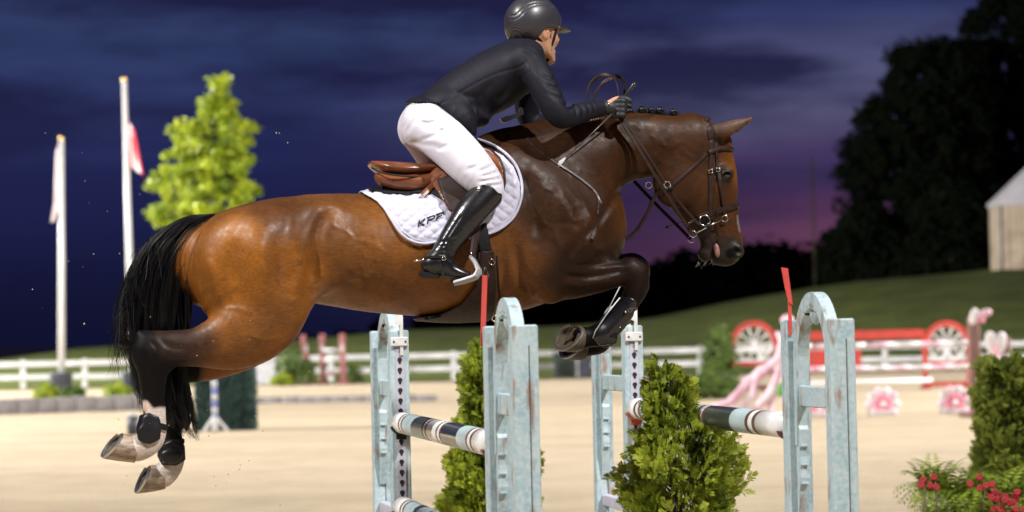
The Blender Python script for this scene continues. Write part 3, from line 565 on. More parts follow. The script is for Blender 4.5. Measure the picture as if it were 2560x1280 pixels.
# ------------------------------------------------------------------ odd arena gear behind the horse
def gear():
    p = gnd(566, 1076); r = empty('hedge_filler', p); tag(r, 'dark green artificial hedge block on the sand behind the hind legs', 'hedge'); rng = np.random.default_rng(4); n = 9000; f = rng.integers(0, 3, n); u = rng.uniform(-.5, .5, (n, 2)); W, T, Hh = 1.06, .6, 1.18
    P = np.where((f == 0)[:, None], np.stack([u[:, 0] * W, -T / 2 + 0 * u[:, 0], (u[:, 1] + .5) * Hh], 1), np.where((f == 1)[:, None], np.stack([np.sign(u[:, 0]) * W / 2, u[:, 1] * T, (rng.random(n)) * Hh], 1), np.stack([u[:, 0] * W, u[:, 1] * T, np.full(n, Hh)], 1))); P += rng.normal(0, .03, P.shape); P[:, 2] = np.maximum(P[:, 2], .02)
    d = np.where((f == 0)[:, None], np.array([0, -1., 0]), np.where((f == 1)[:, None], np.array([1., 0, 0]), np.array([0, 0, 1.]))) + rng.normal(0, .5, P.shape); leaf_mesh('foliage', P, d, .045, .5, rng.random(n), leaf_mat('dull artificial hedge', (.012, .035, .028), (.05, .10, .085)), r, rng)
    MB().box((0, 0, Hh / 2), (W * .97, T * .94, Hh * .97), bev=.04).build('core', mat('hedge core', (.02, .04, .035), .95, var=.4, bump=.6), r)
    p = gnd(538, 1084); r = empty('pole_stand', p); tag(r, 'blue and white striped post on a white tripod foot', 'stand'); bl = mat('blue paint', (.10, .14, .36), .5)
    m = MB(); z = .25
    for k in range(8): m.mat(k % 2); m.tube([(0, 0, z), (0, 0, z + .125)], .055, 12); z += .125
    m.build('post', [bl, WHITE], r)
    for k in range(3): a = R(-90 + 120 * k); MB().strap([(0, 0, .34), (math.cos(a) * .26, math.sin(a) * .26, .04)], .09, .05, (math.cos(a), math.sin(a), .8)).build('foot', WHITE, r)
    MB().tube([(0, 0, 0.02), (0, 0, .3)], .06, 10).build('hub', WHITE, r)
    p = gnd(332, 1088); r = empty('bin', p); tag(r, 'small dark bin with a white lid on the sand behind the hock', 'bin'); MB().tube([(0, 0, 0), (0, 0, .36)], [.10, .12], 14).build('drum', POT, r); MB().tube([(0, 0, .36), (0, 0, .39), (0, 0, .42)], [.13, .13, .05], 14).build('lid', WHITE, r)
    p = gnd(655, 962); r = empty('concrete_block', p); tag(r, 'pale grey concrete block by the fence behind the stifle', 'block'); c = mat('pale concrete', (.38, .37, .38), .9, bump=.4, bscale=9); MB().box((0, 0, .5), (1.15, .6, 1.0), bev=.03).build('block', c, r); MB().box((0, 0, 1.04), (1.25, .7, .08), bev=.02).build('cap', c, r)
    red = mat('faded red paint', (.22, .065, .065), .55, var=.3)
    for k, (x, hgt, lab) in enumerate(((768, 1.95, 'leaning'), (808, 1.95, 'left'), (858, 1.95, 'right'))):
        p = gnd(x, 961); r = empty('wing_post', p); tag(r, {'leaning': 'leaning faded red wing post behind the round bush', 'left': 'left red wing post of the far striped jump', 'right': 'right red wing post of the far striped jump'}[lab], 'wing', 'red wing posts in the far arena')
        MB().box((0, 0, hgt / 2), (.22, .14, hgt), bev=.02, M=Matrix.Rotation(R(-8 if k == 0 else 0), 3, 'Y')).build('post', red, r); MB().box((0, 0, .06), (.5, .8, .12), bev=.02).build('foot', red, r)
        MB().box((0, -.08, hgt * .72), (.1, .02, .25)).build('plate', WHITE, r)
    a, b = gnd(812, 961), gnd(856, 961)
    for k, z in enumerate((.42, .95, 1.32)): r = MB().tube([(0, 0, 0), (b.x - a.x, 0, 0)], .06, 10).build('jump_rail', WHITE if k else red); r.location = (a.x, a.y - .12, z); tag(r, ('lowest red', 'middle white', 'top white')[k] + ' rail between the far red wing posts', 'rail')
    p = gnd(1430, 944); 
    for k, (x, w, lab) in enumerate(((1412, .9, 'dark banner board on the fence left of the rear hoof post'), (1462, .5, 'narrow dark banner beside the wider one on the fence'))):
        p = gnd(x, 946); r = empty('banner_board', (p.x, p.y - .5, 0)); tag(r, lab, 'banner', 'dark banner boards'); MB().box((0, 0, .55), (w, .05, 1.0), bev=.01).build('panel', mat('dark banner', (.02, .035, .025) if k == 0 else (.03, .03, .05), .6, var=.8, scale=4), r)
        for s in (-1, 1): MB().box((s * w * .45, .06, .45), (.05, .05, .9)).build('leg', POT, r)
    p = gnd(2035, 900); b = D_(2036, 640, 230); r = empty('light_pole', (b.x, b.y, 0)); tag(r, 'thin dark utility pole far off against the pink sky', 'pole'); h = D_(2036, 392, 230).z; MB().tube([(0, 0, 0), (0, 0, h)], [.13, .09], 8).build('shaft', BARK, r); MB().box((0, 0, h - .8), (1.6, .09, .10)).build('crossarm', BARK, r)
gear()
# ------------------------------------------------------------------ tent
def tent():
    D = 156; b = D_(2502, 668, D); z0 = float(hill_z(np.array([b.x]), np.array([b.y]))[0]); z0 = b.z - .15; r = empty('marquee_tent', (b.x, b.y, z0)); tag(r, 'white marquee tent with pitched roof at the right edge', 'tent')
    cl = mat('white tent cloth', (.50, .48, .50), .7, var=.12, scale=1.5); wl = mat('cream tent wall', (.50, .40, .29), .75, var=.3, scale=1.2); e = D_(2478, 505, D).z - z0; w, d = 7.5, 3.2; pk = D_(2560, 398, D).z - z0 + 1.2
    MB().add([(-.15, -.15, e), (w, -.15, e), (w, d, e), (-.15, d, e), (w / 2, d / 2, pk), (-.15, -.15, e - .22), (w, -.15, e - .22), (-.15, d, e - .22)], [(0, 1, 4), (1, 2, 4), (2, 3, 4), (3, 0, 4), (0, 5, 6, 1), (0, 3, 7, 5)]).build('roof', cl, r)
    for k in range(4): MB().box((.35 + k * .42, -.02 + .05 * (k % 2), e / 2), (.41, .03, e - .01)).build('wall_panel', wl, r)
    MB().box((0, d / 2, e / 2), (.03, d, e - .01)).build('side_wall', wl, r); MB().box((w / 2 + 1.2, d * .7, e / 2), (w * .6, .04, e)).build('back_wall', mat('tent shade cloth', (.06, .05, .05), .9), r)
    for x in (.0, 2.1): MB().tube([(x, -.1, 0), (x, -.1, e)], .05, 8).build('post', WHITE, r)
tent()
# ------------------------------------------------------------------ the pink and red jump behind
RED = mat('red jump paint', (.27, .018, .011), .45, var=.2, scale=4); PINKW = mat('pink white paint', (.66, .52, .56), .5, var=.3, scale=3, col2=(.58, .30, .38)); CREAM = mat('white jump paint', (.60, .56, .56), .5, var=.1); PINK = mat('pink paint', (.66, .22, .30), .5, var=.3)
def wheel_frame(px, D, lab):
    b = D_(px, 985, D); r = empty('wheel_frame', (b.x, b.y, 0)); tag(r, lab, 'jump wing', 'red wheel wings behind'); R_ = .60; zc = D_(px, 860, D).z
    for s in (-1, 1): MB().box((s * .62, 0, zc / 2 + .1), (.14, .14, zc + .2), bev=.015).build('post', RED, r)
    pts = [(math.cos(t) * .66, math.sin(t) * .66 + zc) for t in np.linspace(0, math.pi, 17)]; pin = [(math.cos(t) * .50, math.sin(t) * .50 + zc) for t in np.linspace(math.pi, 0, 17)]
    MB().prism(pts + pin, .12, (0, 0, 0), (1, 0, 0), (0, 0, 1), (0, 1, 0)).build('arch', RED, r)
    for k in range(10): a = 2 * math.pi * k / 10; MB().tube([(math.cos(a) * .07, -.02, zc + math.sin(a) * .07), (math.cos(a) * .50, -.02, zc + math.sin(a) * .50)], .019, 7).build('spoke', CREAM, r)
    MB().ring((0, -.02, zc), .50, .022, (0, 1, 0), 28, 7).build('rim', CREAM, r); MB().tube([(0, -.09, zc), (0, .05, zc)], .065, 14).build('hub', CREAM, r)
    for z in (.12, zc - .55): MB().box((0, 0, z), (1.1, .10, .12), bev=.01).build('crossbar', RED, r)
    for s in (-1, 1): MB().box((s * .62, 0, .04), (.16, .9, .08), bev=.01).build('foot', RED, r)
wheel_frame(1888, 72, 'red arched wing with white wagon wheel beside the tall green shrub'); wheel_frame(2370, 72, 'red arched wing with white wagon wheel behind the pink poles')
def rail(name, label, a, b, r_, mats, bands=1, cat='pole'):
    A, B = Vector(a), Vector(b); o = MB(); n = bands
    for k in range(n): o.mat(k % len(mats)); o.tube([(B - A) * (k / n), (B - A) * ((k + 1) / n)], r_, 12)
    ob = o.build(name, mats); ob.location = A; tag(ob, label, cat); return ob
A_, B_ = D_(1940, 842, 72), D_(2312, 835, 72); o = MB().box((0, 0, 0), ((B_ - A_).length, .08, .26), bev=.02).build('red_plank', RED); o.location = (A_ + B_) / 2; tag(o, 'long red plank between the two wheel wings', 'plank')
rail('pink_pole', 'upper pink and white pole of the far jump', D_(1962, 868, 50), D_(2432, 857, 50), .06, [CREAM, PINKW], 7); rail('pink_pole', 'lower pink and white pole of the far jump', D_(1962, 925, 50.5), D_(2432, 916, 50.5), .06, [CREAM, PINKW], 9); rail('pink_pole', 'thin white pole lowest behind the flower cut-outs', D_(1962, 960, 62), D_(2330, 950, 62), .055, [CREAM], 1)
o = MB().box((0, 0, 0), (1.5, .06, .5), bev=.02).build('jump_filler', RED); o.location = D_(2085, 898, 71); tag(o, 'red filler board low behind the pink poles', 'filler')
def driftwood():
    D = 50; b = D_(1880, 1045, D); r = empty('driftwood_wing', (b.x, b.y, 0)); tag(r, 'twisted pink white driftwood wing left of the far pink poles', 'jump wing'); L = lambda x, y, dy=0.0: tuple(np.array(D_(x, y, D)) - np.array(r.location) + np.array([0, dy, 0])) 
    for pts, ra in (([(1785, 1018), (1830, 1000), (1870, 960), (1905, 930), (1940, 905), (1955, 860), (1942, 830)], [.09, .16, .19, .20, .18, .15, .06]), ([(1860, 1040), (1900, 1010), (1930, 975), (1945, 930), (1950, 880)], [.10, .15, .17, .16, .10]), ([(1840, 1030), (1880, 990), (1890, 950), (1920, 920)], [.08, .13, .13, .10]),
                    ([(1920, 1050), (1930, 1005), (1955, 960), (1965, 910), (1960, 850)], [.10, .12, .12, .10, .05]), ([(1800, 1010), (1850, 1020), (1900, 1035), (1950, 1050)], [.05, .09, .1, .06])):
        q = catmull([L(x, y, math.sin(i * 2 + x) * .1) for i, (x, y) in enumerate(pts)], 4); rr = np.interp(np.linspace(0, 1, len(q)), np.linspace(0, 1, len(ra)), ra) * (1 + .12 * np.sin(np.arange(len(q)) * 1.7)); MB().tube([tuple(p) for p in q], list(rr * .58), 9).build('branch', PINKW, r)
    lf = mat('painted green leaf', (.10, .35, .06), .5)
    for x, y in ((1962, 862), (1958, 965), (1950, 975)): MB().ball(L(x, y, -.25), (.09, .03, .13), 10, 7).build('leaf', lf, r)
    MB().ball(L(1967, 800, -.05), (.13, .12, .11), 12, 8).build('pink_knob', PINKW, r)
driftwood()
def flower(px, py, D, label, k):
    b = D_(px, 1056, D); r = empty('flower_cutout', (b.x, b.y, 0)); tag(r, label, 'decoration', 'pink flower cut-outs'); zc = D_(px, py, D).z
    for i in range(10): a = 2 * math.pi * i / 10; MB().ball((math.cos(a) * .21, 0, zc + math.sin(a) * .21), (.15, .05, .10), 10, 7, Matrix.Rotation(-a, 3, 'Y')).build('petal', PINKW if i % 2 else CREAM, r)
    for i in range(7): a = 2 * math.pi * i / 7 + .3; MB().ball((math.cos(a) * .11, -.05, zc + math.sin(a) * .11), (.10, .04, .075), 10, 7, Matrix.Rotation(-a, 3, 'Y')).build('petal', PINK, r)
    MB().ball((0, -.1, zc), .06, 10, 8).build('centre', CREAM, r); MB().box((0, 0, .05), (.5, .3, .10), bev=.02).build('foot', CREAM, r); MB().box((0, .03, zc / 2 - .05), (.08, .04, zc - .1)).build('stem', CREAM, r)
flower(2208, 1010, 51, 'pink flower cut-out standing on the sand left of centre under the pink poles', 0); flower(2388, 1006, 51, 'pink flower cut-out nearest the brown post', 1); flower(2050, 1020, 51, 'pink flower cut-out half hidden behind the blue wing', 2)
def butterfly_post():
    D = 49; b = D_(2440, 1055, D); r = empty('butterfly_wing', (b.x, b.y, 0)); tag(r, 'brown post with pink and white butterflies at the right end of the pink poles', 'jump wing'); z = D_(2440, 790, D).z; br = mat('brown post paint', (.22, .11, .09), .6, var=.3, scale=3)
    MB().box((0, 0, z / 2), (.22, .16, z), bev=.02).build('post', br, r); MB().box((0, 0, .05), (.5, .9, .1), bev=.02).build('foot', br, r); MB().box((.62, .1, z / 2 - .2), (.16, .12, z - .4), bev=.02).build('post', br, r)
    L = lambda x, y, dy=0.0: np.array(D_(x, y, D)) - np.array(r.location) + np.array([0, dy, 0])
    for i, (x, y, s, a, m) in enumerate(((2432, 792, .17, 80, CREAM), (2456, 785, .17, 20, PINKW), (2448, 800, .1, -20, PINK), (2476, 858, .24, 100, CREAM), (2494, 862, .26, 70, CREAM), (2484, 895, .14, 140, PINKW), (2506, 898, .14, 30, CREAM), (2520, 905, .25, 10, PINKW), (2550, 912, .22, -10, CREAM), (2545, 935, .18, 0, PINKW))):
        MB().ball(L(x, y, -.12), (s, .03, s * .5), 12, 8, Matrix.Rotation(R(-a), 3, 'Y')).build('butterfly_wing_blade', m, r)
    MB().ball(L(2486, 880, -.15), (.03, .03, .16), 8, 6).build('butterfly_body', PINK, r)
butterfly_post()
# ------------------------------------------------------------------ shrubs and flowers by the jump
bx = lambda px, D: (D_(px, 1200, D).x, D - 11.0, 0.0)
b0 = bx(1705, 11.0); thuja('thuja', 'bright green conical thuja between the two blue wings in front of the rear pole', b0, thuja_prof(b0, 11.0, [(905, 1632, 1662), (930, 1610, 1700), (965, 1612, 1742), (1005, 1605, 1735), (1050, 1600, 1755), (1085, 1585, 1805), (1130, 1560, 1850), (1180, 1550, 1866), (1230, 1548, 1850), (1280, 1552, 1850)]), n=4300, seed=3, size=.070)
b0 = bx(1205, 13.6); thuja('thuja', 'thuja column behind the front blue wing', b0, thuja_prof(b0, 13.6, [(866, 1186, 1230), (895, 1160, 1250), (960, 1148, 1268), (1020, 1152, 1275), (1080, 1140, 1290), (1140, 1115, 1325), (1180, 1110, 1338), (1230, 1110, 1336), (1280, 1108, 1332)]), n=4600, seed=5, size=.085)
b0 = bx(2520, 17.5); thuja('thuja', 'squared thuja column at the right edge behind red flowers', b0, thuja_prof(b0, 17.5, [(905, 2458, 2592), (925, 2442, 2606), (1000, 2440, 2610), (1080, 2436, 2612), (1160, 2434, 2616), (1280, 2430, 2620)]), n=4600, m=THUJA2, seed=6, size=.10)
def flowerbed():
    rng = np.random.default_rng(12); fern = leaf_mat('fern fronds', (.07, .12, .012), (.27, .34, .04)); redp = mat('red petals', (.30, .007, .014), .55, var=.3, scale=30)
    spots = [(2330, 1180, 15.8, .42), (2390, 1195, 15.6, .45), (2450, 1200, 15.9, .42), (2505, 1205, 15.6, .42), (2555, 1210, 15.8, .42), (2420, 1250, 15.2, .40), (2350, 1255, 15.2, .42), (2490, 1262, 15.1, .40)]
    FERN = ['leftmost fern of the upper row by the right thuja', 'fern second from the left in the upper row by the right thuja', 'fern in the middle of the upper row, in front of the thuja', 'fern second from the right edge in front of the thuja', 'fern at the very right edge of the picture', 'middle fern of the front row at the bottom edge', 'front row fern at the bottom left of the ferns', 'rightmost fern of the front row under the red flowers']
    FLOW = ['small red flower cluster highest on the thuja side', 'red flower cluster just below the highest one', 'largest red flower cluster in the middle of the group', 'red flower cluster nearest the right edge', 'red flower cluster lowest at the bottom edge', 'lone red flower cluster leftmost over the ferns', 'smallest pair of red flowers near the leftmost cluster', 'red flower cluster in the bottom right corner']
    pots = mat('terracotta trough', (.20, .10, .07), .85, var=.3, bump=.4)
    for i, (px, py, D, sp) in enumerate(spots):
        p = D_(px, py, D); r = empty('fern_plant', (p.x, p.y, 0)); tag(r, FERN[i], 'plant', 'fern plants at lower right'); V = []; T = []
        zt = p.z
        for k in range(46):
            a = rng.uniform(0, 6.28); L_ = sp * rng.uniform(.6, 1.1); e = rng.uniform(.35, 1.2); dr = np.array([math.cos(a), math.sin(a), 0]); t = np.linspace(.05, 1, 12); C = np.stack([dr[0] * L_ * t * .62, dr[1] * L_ * t * .62, zt - .14 + L_ * (e * t - .60 * t * t)], 1); sd = np.array([-dr[1], dr[0], 0]); tone = np.clip(rng.normal(.5, .2), 0, 1)
            for j in range(11):
                for s in (-1, 1):
                    o = C[j]; w = .075 * (1 - .75 * t[j]) + .010; tip = o + sd * s * w + (C[min(j + 1, 11)] - C[j]) * .8 + np.array([0, 0, -.006]); nx = (C[j + 1] - C[j]) * .45; V += [o, o + nx * 1.2 + (tip - o) * .45, tip, o - nx * .2 + (tip - o) * .5]; T += [tone + rng.normal(0, .08)] * 4
        V = np.array(V); raw_mesh('fronds', V, np.arange(len(V)).reshape(-1, 4), fern, r, cols=np.clip(np.array(T), 0, 1)[:, None].repeat(3, 1), smooth=False); MB().tube([(0, 0, 0), (0, 0, .03), (0, 0, zt - .30)], [.12, .14, .16], 12).build('pot', pots, r)
    for i, (px, py, n) in enumerate([(2456, 1205, 5), (2484, 1228, 7), (2505, 1240, 8), (2535, 1236, 6), (2498, 1268, 6), (2310, 1195, 3), (2338, 1190, 2), (2545, 1262, 5)]):
        p = D_(px, py + 14, 15.0); r = empty('red_flower', (p.x, p.y, 0)); tag(r, FLOW[i], 'flower', 'red flowers at lower right'); MB().tube([(0, 0, 0), (.02, .03, p.z * .6), (0, 0, p.z)], .006, 6).build('stem', BARK, r)
        for k in range(n):
            c = Vector((rng.normal(0, .028), rng.normal(0, .03), p.z + rng.normal(0, .022))); m = MB()
            for j in range(7): a = 2 * math.pi * j / 7; m.ball(c + Vector((math.cos(a) * .012, -.004, math.sin(a) * .012)), (.011, .004, .008), 7, 5, Matrix.Rotation(-a, 3, 'Y'))
            m.ball(c, .008, 7, 5); m.build('blossom', redp, r)
flowerbed()
# ================================================================== the oxer: two pairs of blue wings and their poles
def teal_mat(name, seed):
    m, nt, b = new_mat(name); N = nt.nodes; L = nt.links; tc = N.new('ShaderNodeTexCoord')
    def noise(s, d, st=(1, 1, 1)):
        mp = N.new('ShaderNodeMapping'); mp.inputs['Scale'].default_value = st; mp.inputs['Location'].default_value = (seed, seed * 2, 0); L.new(tc.outputs['Object'], mp.inputs[0]); n = N.new('ShaderNodeTexNoise'); n.inputs['Scale'].default_value = s; n.inputs['Detail'].default_value = d; L.new(mp.outputs[0], n.inputs['Vector']); return n
    a, c, d = noise(9, 6, (1, 1, .55)), noise(13, 8, (1.6, 1.6, .5)), noise(60, 4)
    def mix(f, A, B):
        x = N.new('ShaderNodeMix'); x.data_type = 'RGBA'; L.new(f, x.inputs['Factor'])
        for k, q in (('A', A), ('B', B)):
            if isinstance(q, tuple): x.inputs[k].default_value = (*q, 1)
            else: L.new(q, x.inputs[k])
        return x.outputs['Result']
    def mr(s, lo, hi): r = N.new('ShaderNodeMapRange'); r.inputs['From Min'].default_value = lo; r.inputs['From Max'].default_value = hi; L.new(s, r.inputs['Value']); return r.outputs[0]
    c1 = mix(mr(a.outputs['Fac'], .38, .62), (.37, .50, .53), (.26, .40, .45)); c2 = mix(mr(d.outputs['Fac'], .35, .75), c1, (.50, .56, .58)); c3 = mix(mr(c.outputs['Fac'], .57, .68), c2, (.27, .20, .165))
    L.new(c3, b.inputs['Base Color']); b.inputs['Roughness'].default_value = .55; bp = N.new('ShaderNodeBump'); bp.inputs['Strength'].default_value = .35; bp.inputs['Distance'].default_value = .004; L.new(c.outputs['Fac'], bp.inputs['Height']); L.new(bp.outputs[0], b.inputs['Normal']); return m
TEAL = teal_mat('weathered pale teal paint', 1.0); TEAL2 = teal_mat('weathered pale teal paint rear', 4.7)
STRIP = mat('grey white track strip', (.50, .49, .58), .5, var=.15); HOLE = mat('black keyhole', (.012, .012, .014), .8); REDP = mat('red flag plastic', (.62, .075, .06), .45, var=.12); WPL = mat('white plastic', (.72, .72, .72), .45)
UA, UB = -.328, .816; PT = 1.785
def wing(u, vi, vo, label, m, flag):
    r = hroot('jump_wing', (u, (vi + vo) / 2, 0)); tag(r, label, 'jump wing', 'pale teal arched jump wings'); sgn = 1 if vo > vi else -1; P = lambda v, z, du=0.0: (u + du, v, z)
    for v in (vi, vo):
        MB().box(P(v, PT / 2 + .02), (.092, .082, PT - .04), bev=.006).build('post', m, r); MB().box(P(v, .03), (.60, .11, .06), bev=.01).build('foot', m, r)
        for du in (.012,): MB().box(P(v - .0415, PT / 2, du), (.0025, .002, PT * .92)).build('board_joint', HOLE, r)
    mid = (vi + vo) / 2; a = abs(vo - vi) / 2 - .043; zc = PT - .17; H_ = .27
    def arch(a0, h0): return [(math.cos(t) * a0, zc + math.sin(t) * h0) for t in np.linspace(0, math.pi, 21)]
    out = [(a, zc - .30), *arch(a, H_), (-a, zc - .30)]; inn = [(-a + .03, zc - .30), *[(x, z) for x, z in arch(a - .055, H_ - .06)[::-1]], (a - .03, zc - .30)]
    MB().prism(out + inn, .045, (u, mid, 0), (0, 1, 0), (0, 0, 1), (1, 0, 0)).build('arch', m, r)
    # tapering scroll tails of the arch below the cross panel
    for s in (-1, 1):
        q = [(s * a, zc - .19), (s * (a - .05), zc - .24), (s * (a - .042), zc - .34), (s * (a - .046), zc - .42), (s * (a - .03), zc - .50), (s * (a - .010), zc - .60), (s * a, zc - .60)]
        MB().prism(q if s > 0 else q[::-1], .036, (u, mid, 0), (0, 1, 0), (0, 0, 1), (1, 0, 0)).build('scroll', m, r)
        for k in range(3): MB().box((u, mid + s * (a - .03), zc - .30 - .07 * k), (.026, .05, .006)).build('scroll_bar', m, r)
    MB().box(P(mid, 1.50), (.03, abs(vo - vi) - .084, .078), bev=.004).build('cross_panel', m, r); MB().box(P(mid, .90), (.04, abs(vo - vi) - .084, .055), bev=.004).build('lower_rail', STRIP, r); MB().box(P(mid, .45), (.03, abs(vo - vi) - .084, .09), bev=.004).build('lower_rail', m, r)
    for s in (-1, 1): MB().prism([(0, 0), (s * .05, 0), (s * .012, .05), (s * -.004, .06)], .02, (u, mid + s * (a - .05), 1.539), (0, 1, 0), (0, 0, 1), (1, 0, 0)).build('corner_scroll', m, r)
    # fleur ornament under the apex; cut-outs' dark put on as black beads
    for k, (dv, dz, rv, rz) in enumerate(((0, .178, .006, .030), (.024, .184, .006, .022), (-.024, .184, .006, .022), (0, .222, .012, .010), (.036, .216, .007, .011), (-.036, .216, .007, .011), (.075, .196, .007, .012), (-.075, .196, .007, .012))): MB().ball((u - (.008 if k > 2 else 0), mid + dv, zc + dz), (.0165, rv, rz), 10, 8).build('ornament', m if k < 3 else HOLE, r)
    # keyhole track on the inner post; its holes' dark put on as black plates
    f = vi - sgn * .042 if True else 0
    MB().box((u, f - sgn * .001, 1.0), (.040, .004, 1.40)).build('track', STRIP, r)
    if sgn > 0:
        key = None
        for k in range(25):
            z = 1.64 - .0485 * k
            if key is None:
                poly = [(math.cos(t) * .0115, .004 + math.sin(t) * .0115) for t in np.linspace(-.9, math.pi + .9, 11)] + [(-.004, -.016), (.004, -.016)]; key = MB().prism(poly, .003, (0, 0, 0), (1, 0, 0), (0, 0, 1), (0, 1, 0)).build('keyhole_plate', HOLE, r, off=(0, 0, 0)); o = key  # proud black plate, the recess's shade is in its colour
            else: o = key.copy(); COL.objects.link(o)
            o.location = (0, f - .003 - (vi + vo) / 2, z)
    if flag == 'red_stick': MB().box((u - .035, vi + .06, PT + .06), (.018, .010, .26), M=Matrix.Rotation(R(3), 3, 'Y')).build('flag', REDP, r)
    if flag == 'red_plate':
        MB().box((u - .031, vi - .046, PT + .015), (.012, .008, .14)).build('flag_stick', REDP, r); MB().prism([(-.022, .140), (.003, .136), (.018, -.002), (.003, .008), (-.010, .065)], .006, (u - .040, vi - .052, PT + .058), (1, 0, 0), (0, 0, 1), (0, 1, 0)).build('flag', REDP, r)
    if flag == 'white':
        MB().box((u + .01, f - .008, PT - .02), (.016, .008, .20)).build('flag_stick', WPL, r); MB().prism([(-.022, .10), (.008, .12), (.008, .02), (-.022, .03)], .006, (u, f - .01, PT + .0), (1, 0, 0), (0, 0, 1), (0, 1, 0)).build('flag', WPL, r)
        MB().box((u, f - .010, PT - .055), (.085, .014, .045), bev=.004).build('flag_bracket', WPL, r)
        for s in (-1, 1): MB().ball((u + s * .028, f - .018, PT - .055), .005, 8, 6).build('bolt', HOLE, r)
    return r
VNI, VNO, VFI, VFO = -1.49, -2.05, 1.325, 2.05
wing(UA, VNI, VNO, 'near front wing with a red flag stick, right of the front pole', TEAL, 'red_stick'); wing(UB, VNI, VNO, 'near rear wing with a bent red flag plate, tallest at right', TEAL2, 'red_plate')
wing(UA, VFI, VFO, 'far front wing with white flag under the horse belly', TEAL2, 'white'); wing(UB, VFI, VFO, 'far rear wing half hidden behind the folded forelegs', TEAL, 'white')
PW, PB, PK, PTL = mat('pole white', (.82, .81, .79), .35, var=.06, scale=8, bump=.05), mat('pole brown', (.13, .065, .045), .45), mat('pole black', (.045, .05, .055), .28, coat=.3), mat('pole teal', (.46, .58, .60), .4, var=.15)
BANDS = [(.0, 0), (.09, 1), (.106, 0), (.126, 1), (.142, 3), (.385, 1), (.401, 0), (.422, 1), (.438, 0), (.545, 1), (.560, 0), (.582, 1), (.597, 2), (.755, 3), (.845, 1), (.862, 0), (.884, 1), (.901, 0), (1.0, 0)]
def pole(u, z, label, rad=.05, sh=0.0):
    v0, v1 = VFI - .07, VNI + .07; r = hroot('jump_pole', (u, (v0 + v1) / 2, z - rad)); tag(r, label, 'pole', 'banded poles of the jump'); m = MB()
    for (a, k), (b, _) in zip(BANDS[:-1], BANDS[1:]):
        a, b = (a + sh if a > 0 else 0), (b + sh if b < 1 else 1); m.mat(k); m.tube([(u, v0 + (v1 - v0) * a, z), (u, v0 + (v1 - v0) * b, z)], rad, 20, cap=a == 0 or b == 1)
    m.build('shaft', [PW, PB, PK, PTL], r); return r
pole(UA, 1.345, 'upper banded white, teal and black pole of the front element'); pole(UA, .945, 'lower banded pole of the front element at the bottom edge'); pole(UB, 1.383, 'banded white, teal and black pole of the rear element', sh=-.035)
def cup(u, v, z, s, m, label):
    r = hroot('pole_cup', (u, v, z)); tag(r, label, 'pole cup', 'pole cups'); pts = [(math.cos(t) * .058, math.sin(t) * .058) for t in np.linspace(math.pi + .35, 2 * math.pi - .35, 9)]; inn = [(x * .88, y * .88) for x, y in pts[::-1]]
    MB().prism(pts + inn, .055, (u, v + s * .028, z), (1, 0, 0), (0, 0, 1), (0, 1, 0)).build('cradle', m, r); MB().box((u, v + s * .003, z - .045), (.05, .008, .07), bev=.002).build('back_plate', m, r)
OR = mat('orange safety cup', (.62, .10, .02), .4); DR = mat('dark red cup', (.16, .03, .03), .4)
cup(UB, VFI - .052, 1.383, -1, OR, 'orange cup holding the far end of the rear pole'); cup(UB, VNI + .046, 1.383, 1, DR, 'dark red cup at the near end of the rear pole'); cup(UA, VFI - .052, 1.345, -1, HOLE, 'black cup holding the far end of the upper front pole'); cup(UA, VNI + .046, 1.345, 1, DR, 'dark cup behind the near front wing')
cup(UA, VFI - .052, .945, -1, HOLE, 'black cup holding the far end of the lower front pole')
# ================================================================== the horse
def pr(a, b, v, l, n=0):
    """tube node from two outline points seen in the flank view"""
    A, B = hp(*a, v), hp(*b, v); c = (A + B) / 2; r = math.hypot(A[0] - B[0], A[2] - B[2]) / 2
    return (c[0], v, c[2], r, l)
def nd(x, y, v, rpx, l=None):
    c = hp(x, y, v); r = rpx / PXM; return (c[0], v, c[2], r, r if l is None else l)
def H(pts, v=0.0): return [hp(x, y, v)[[0, 2]] for x, y in pts]

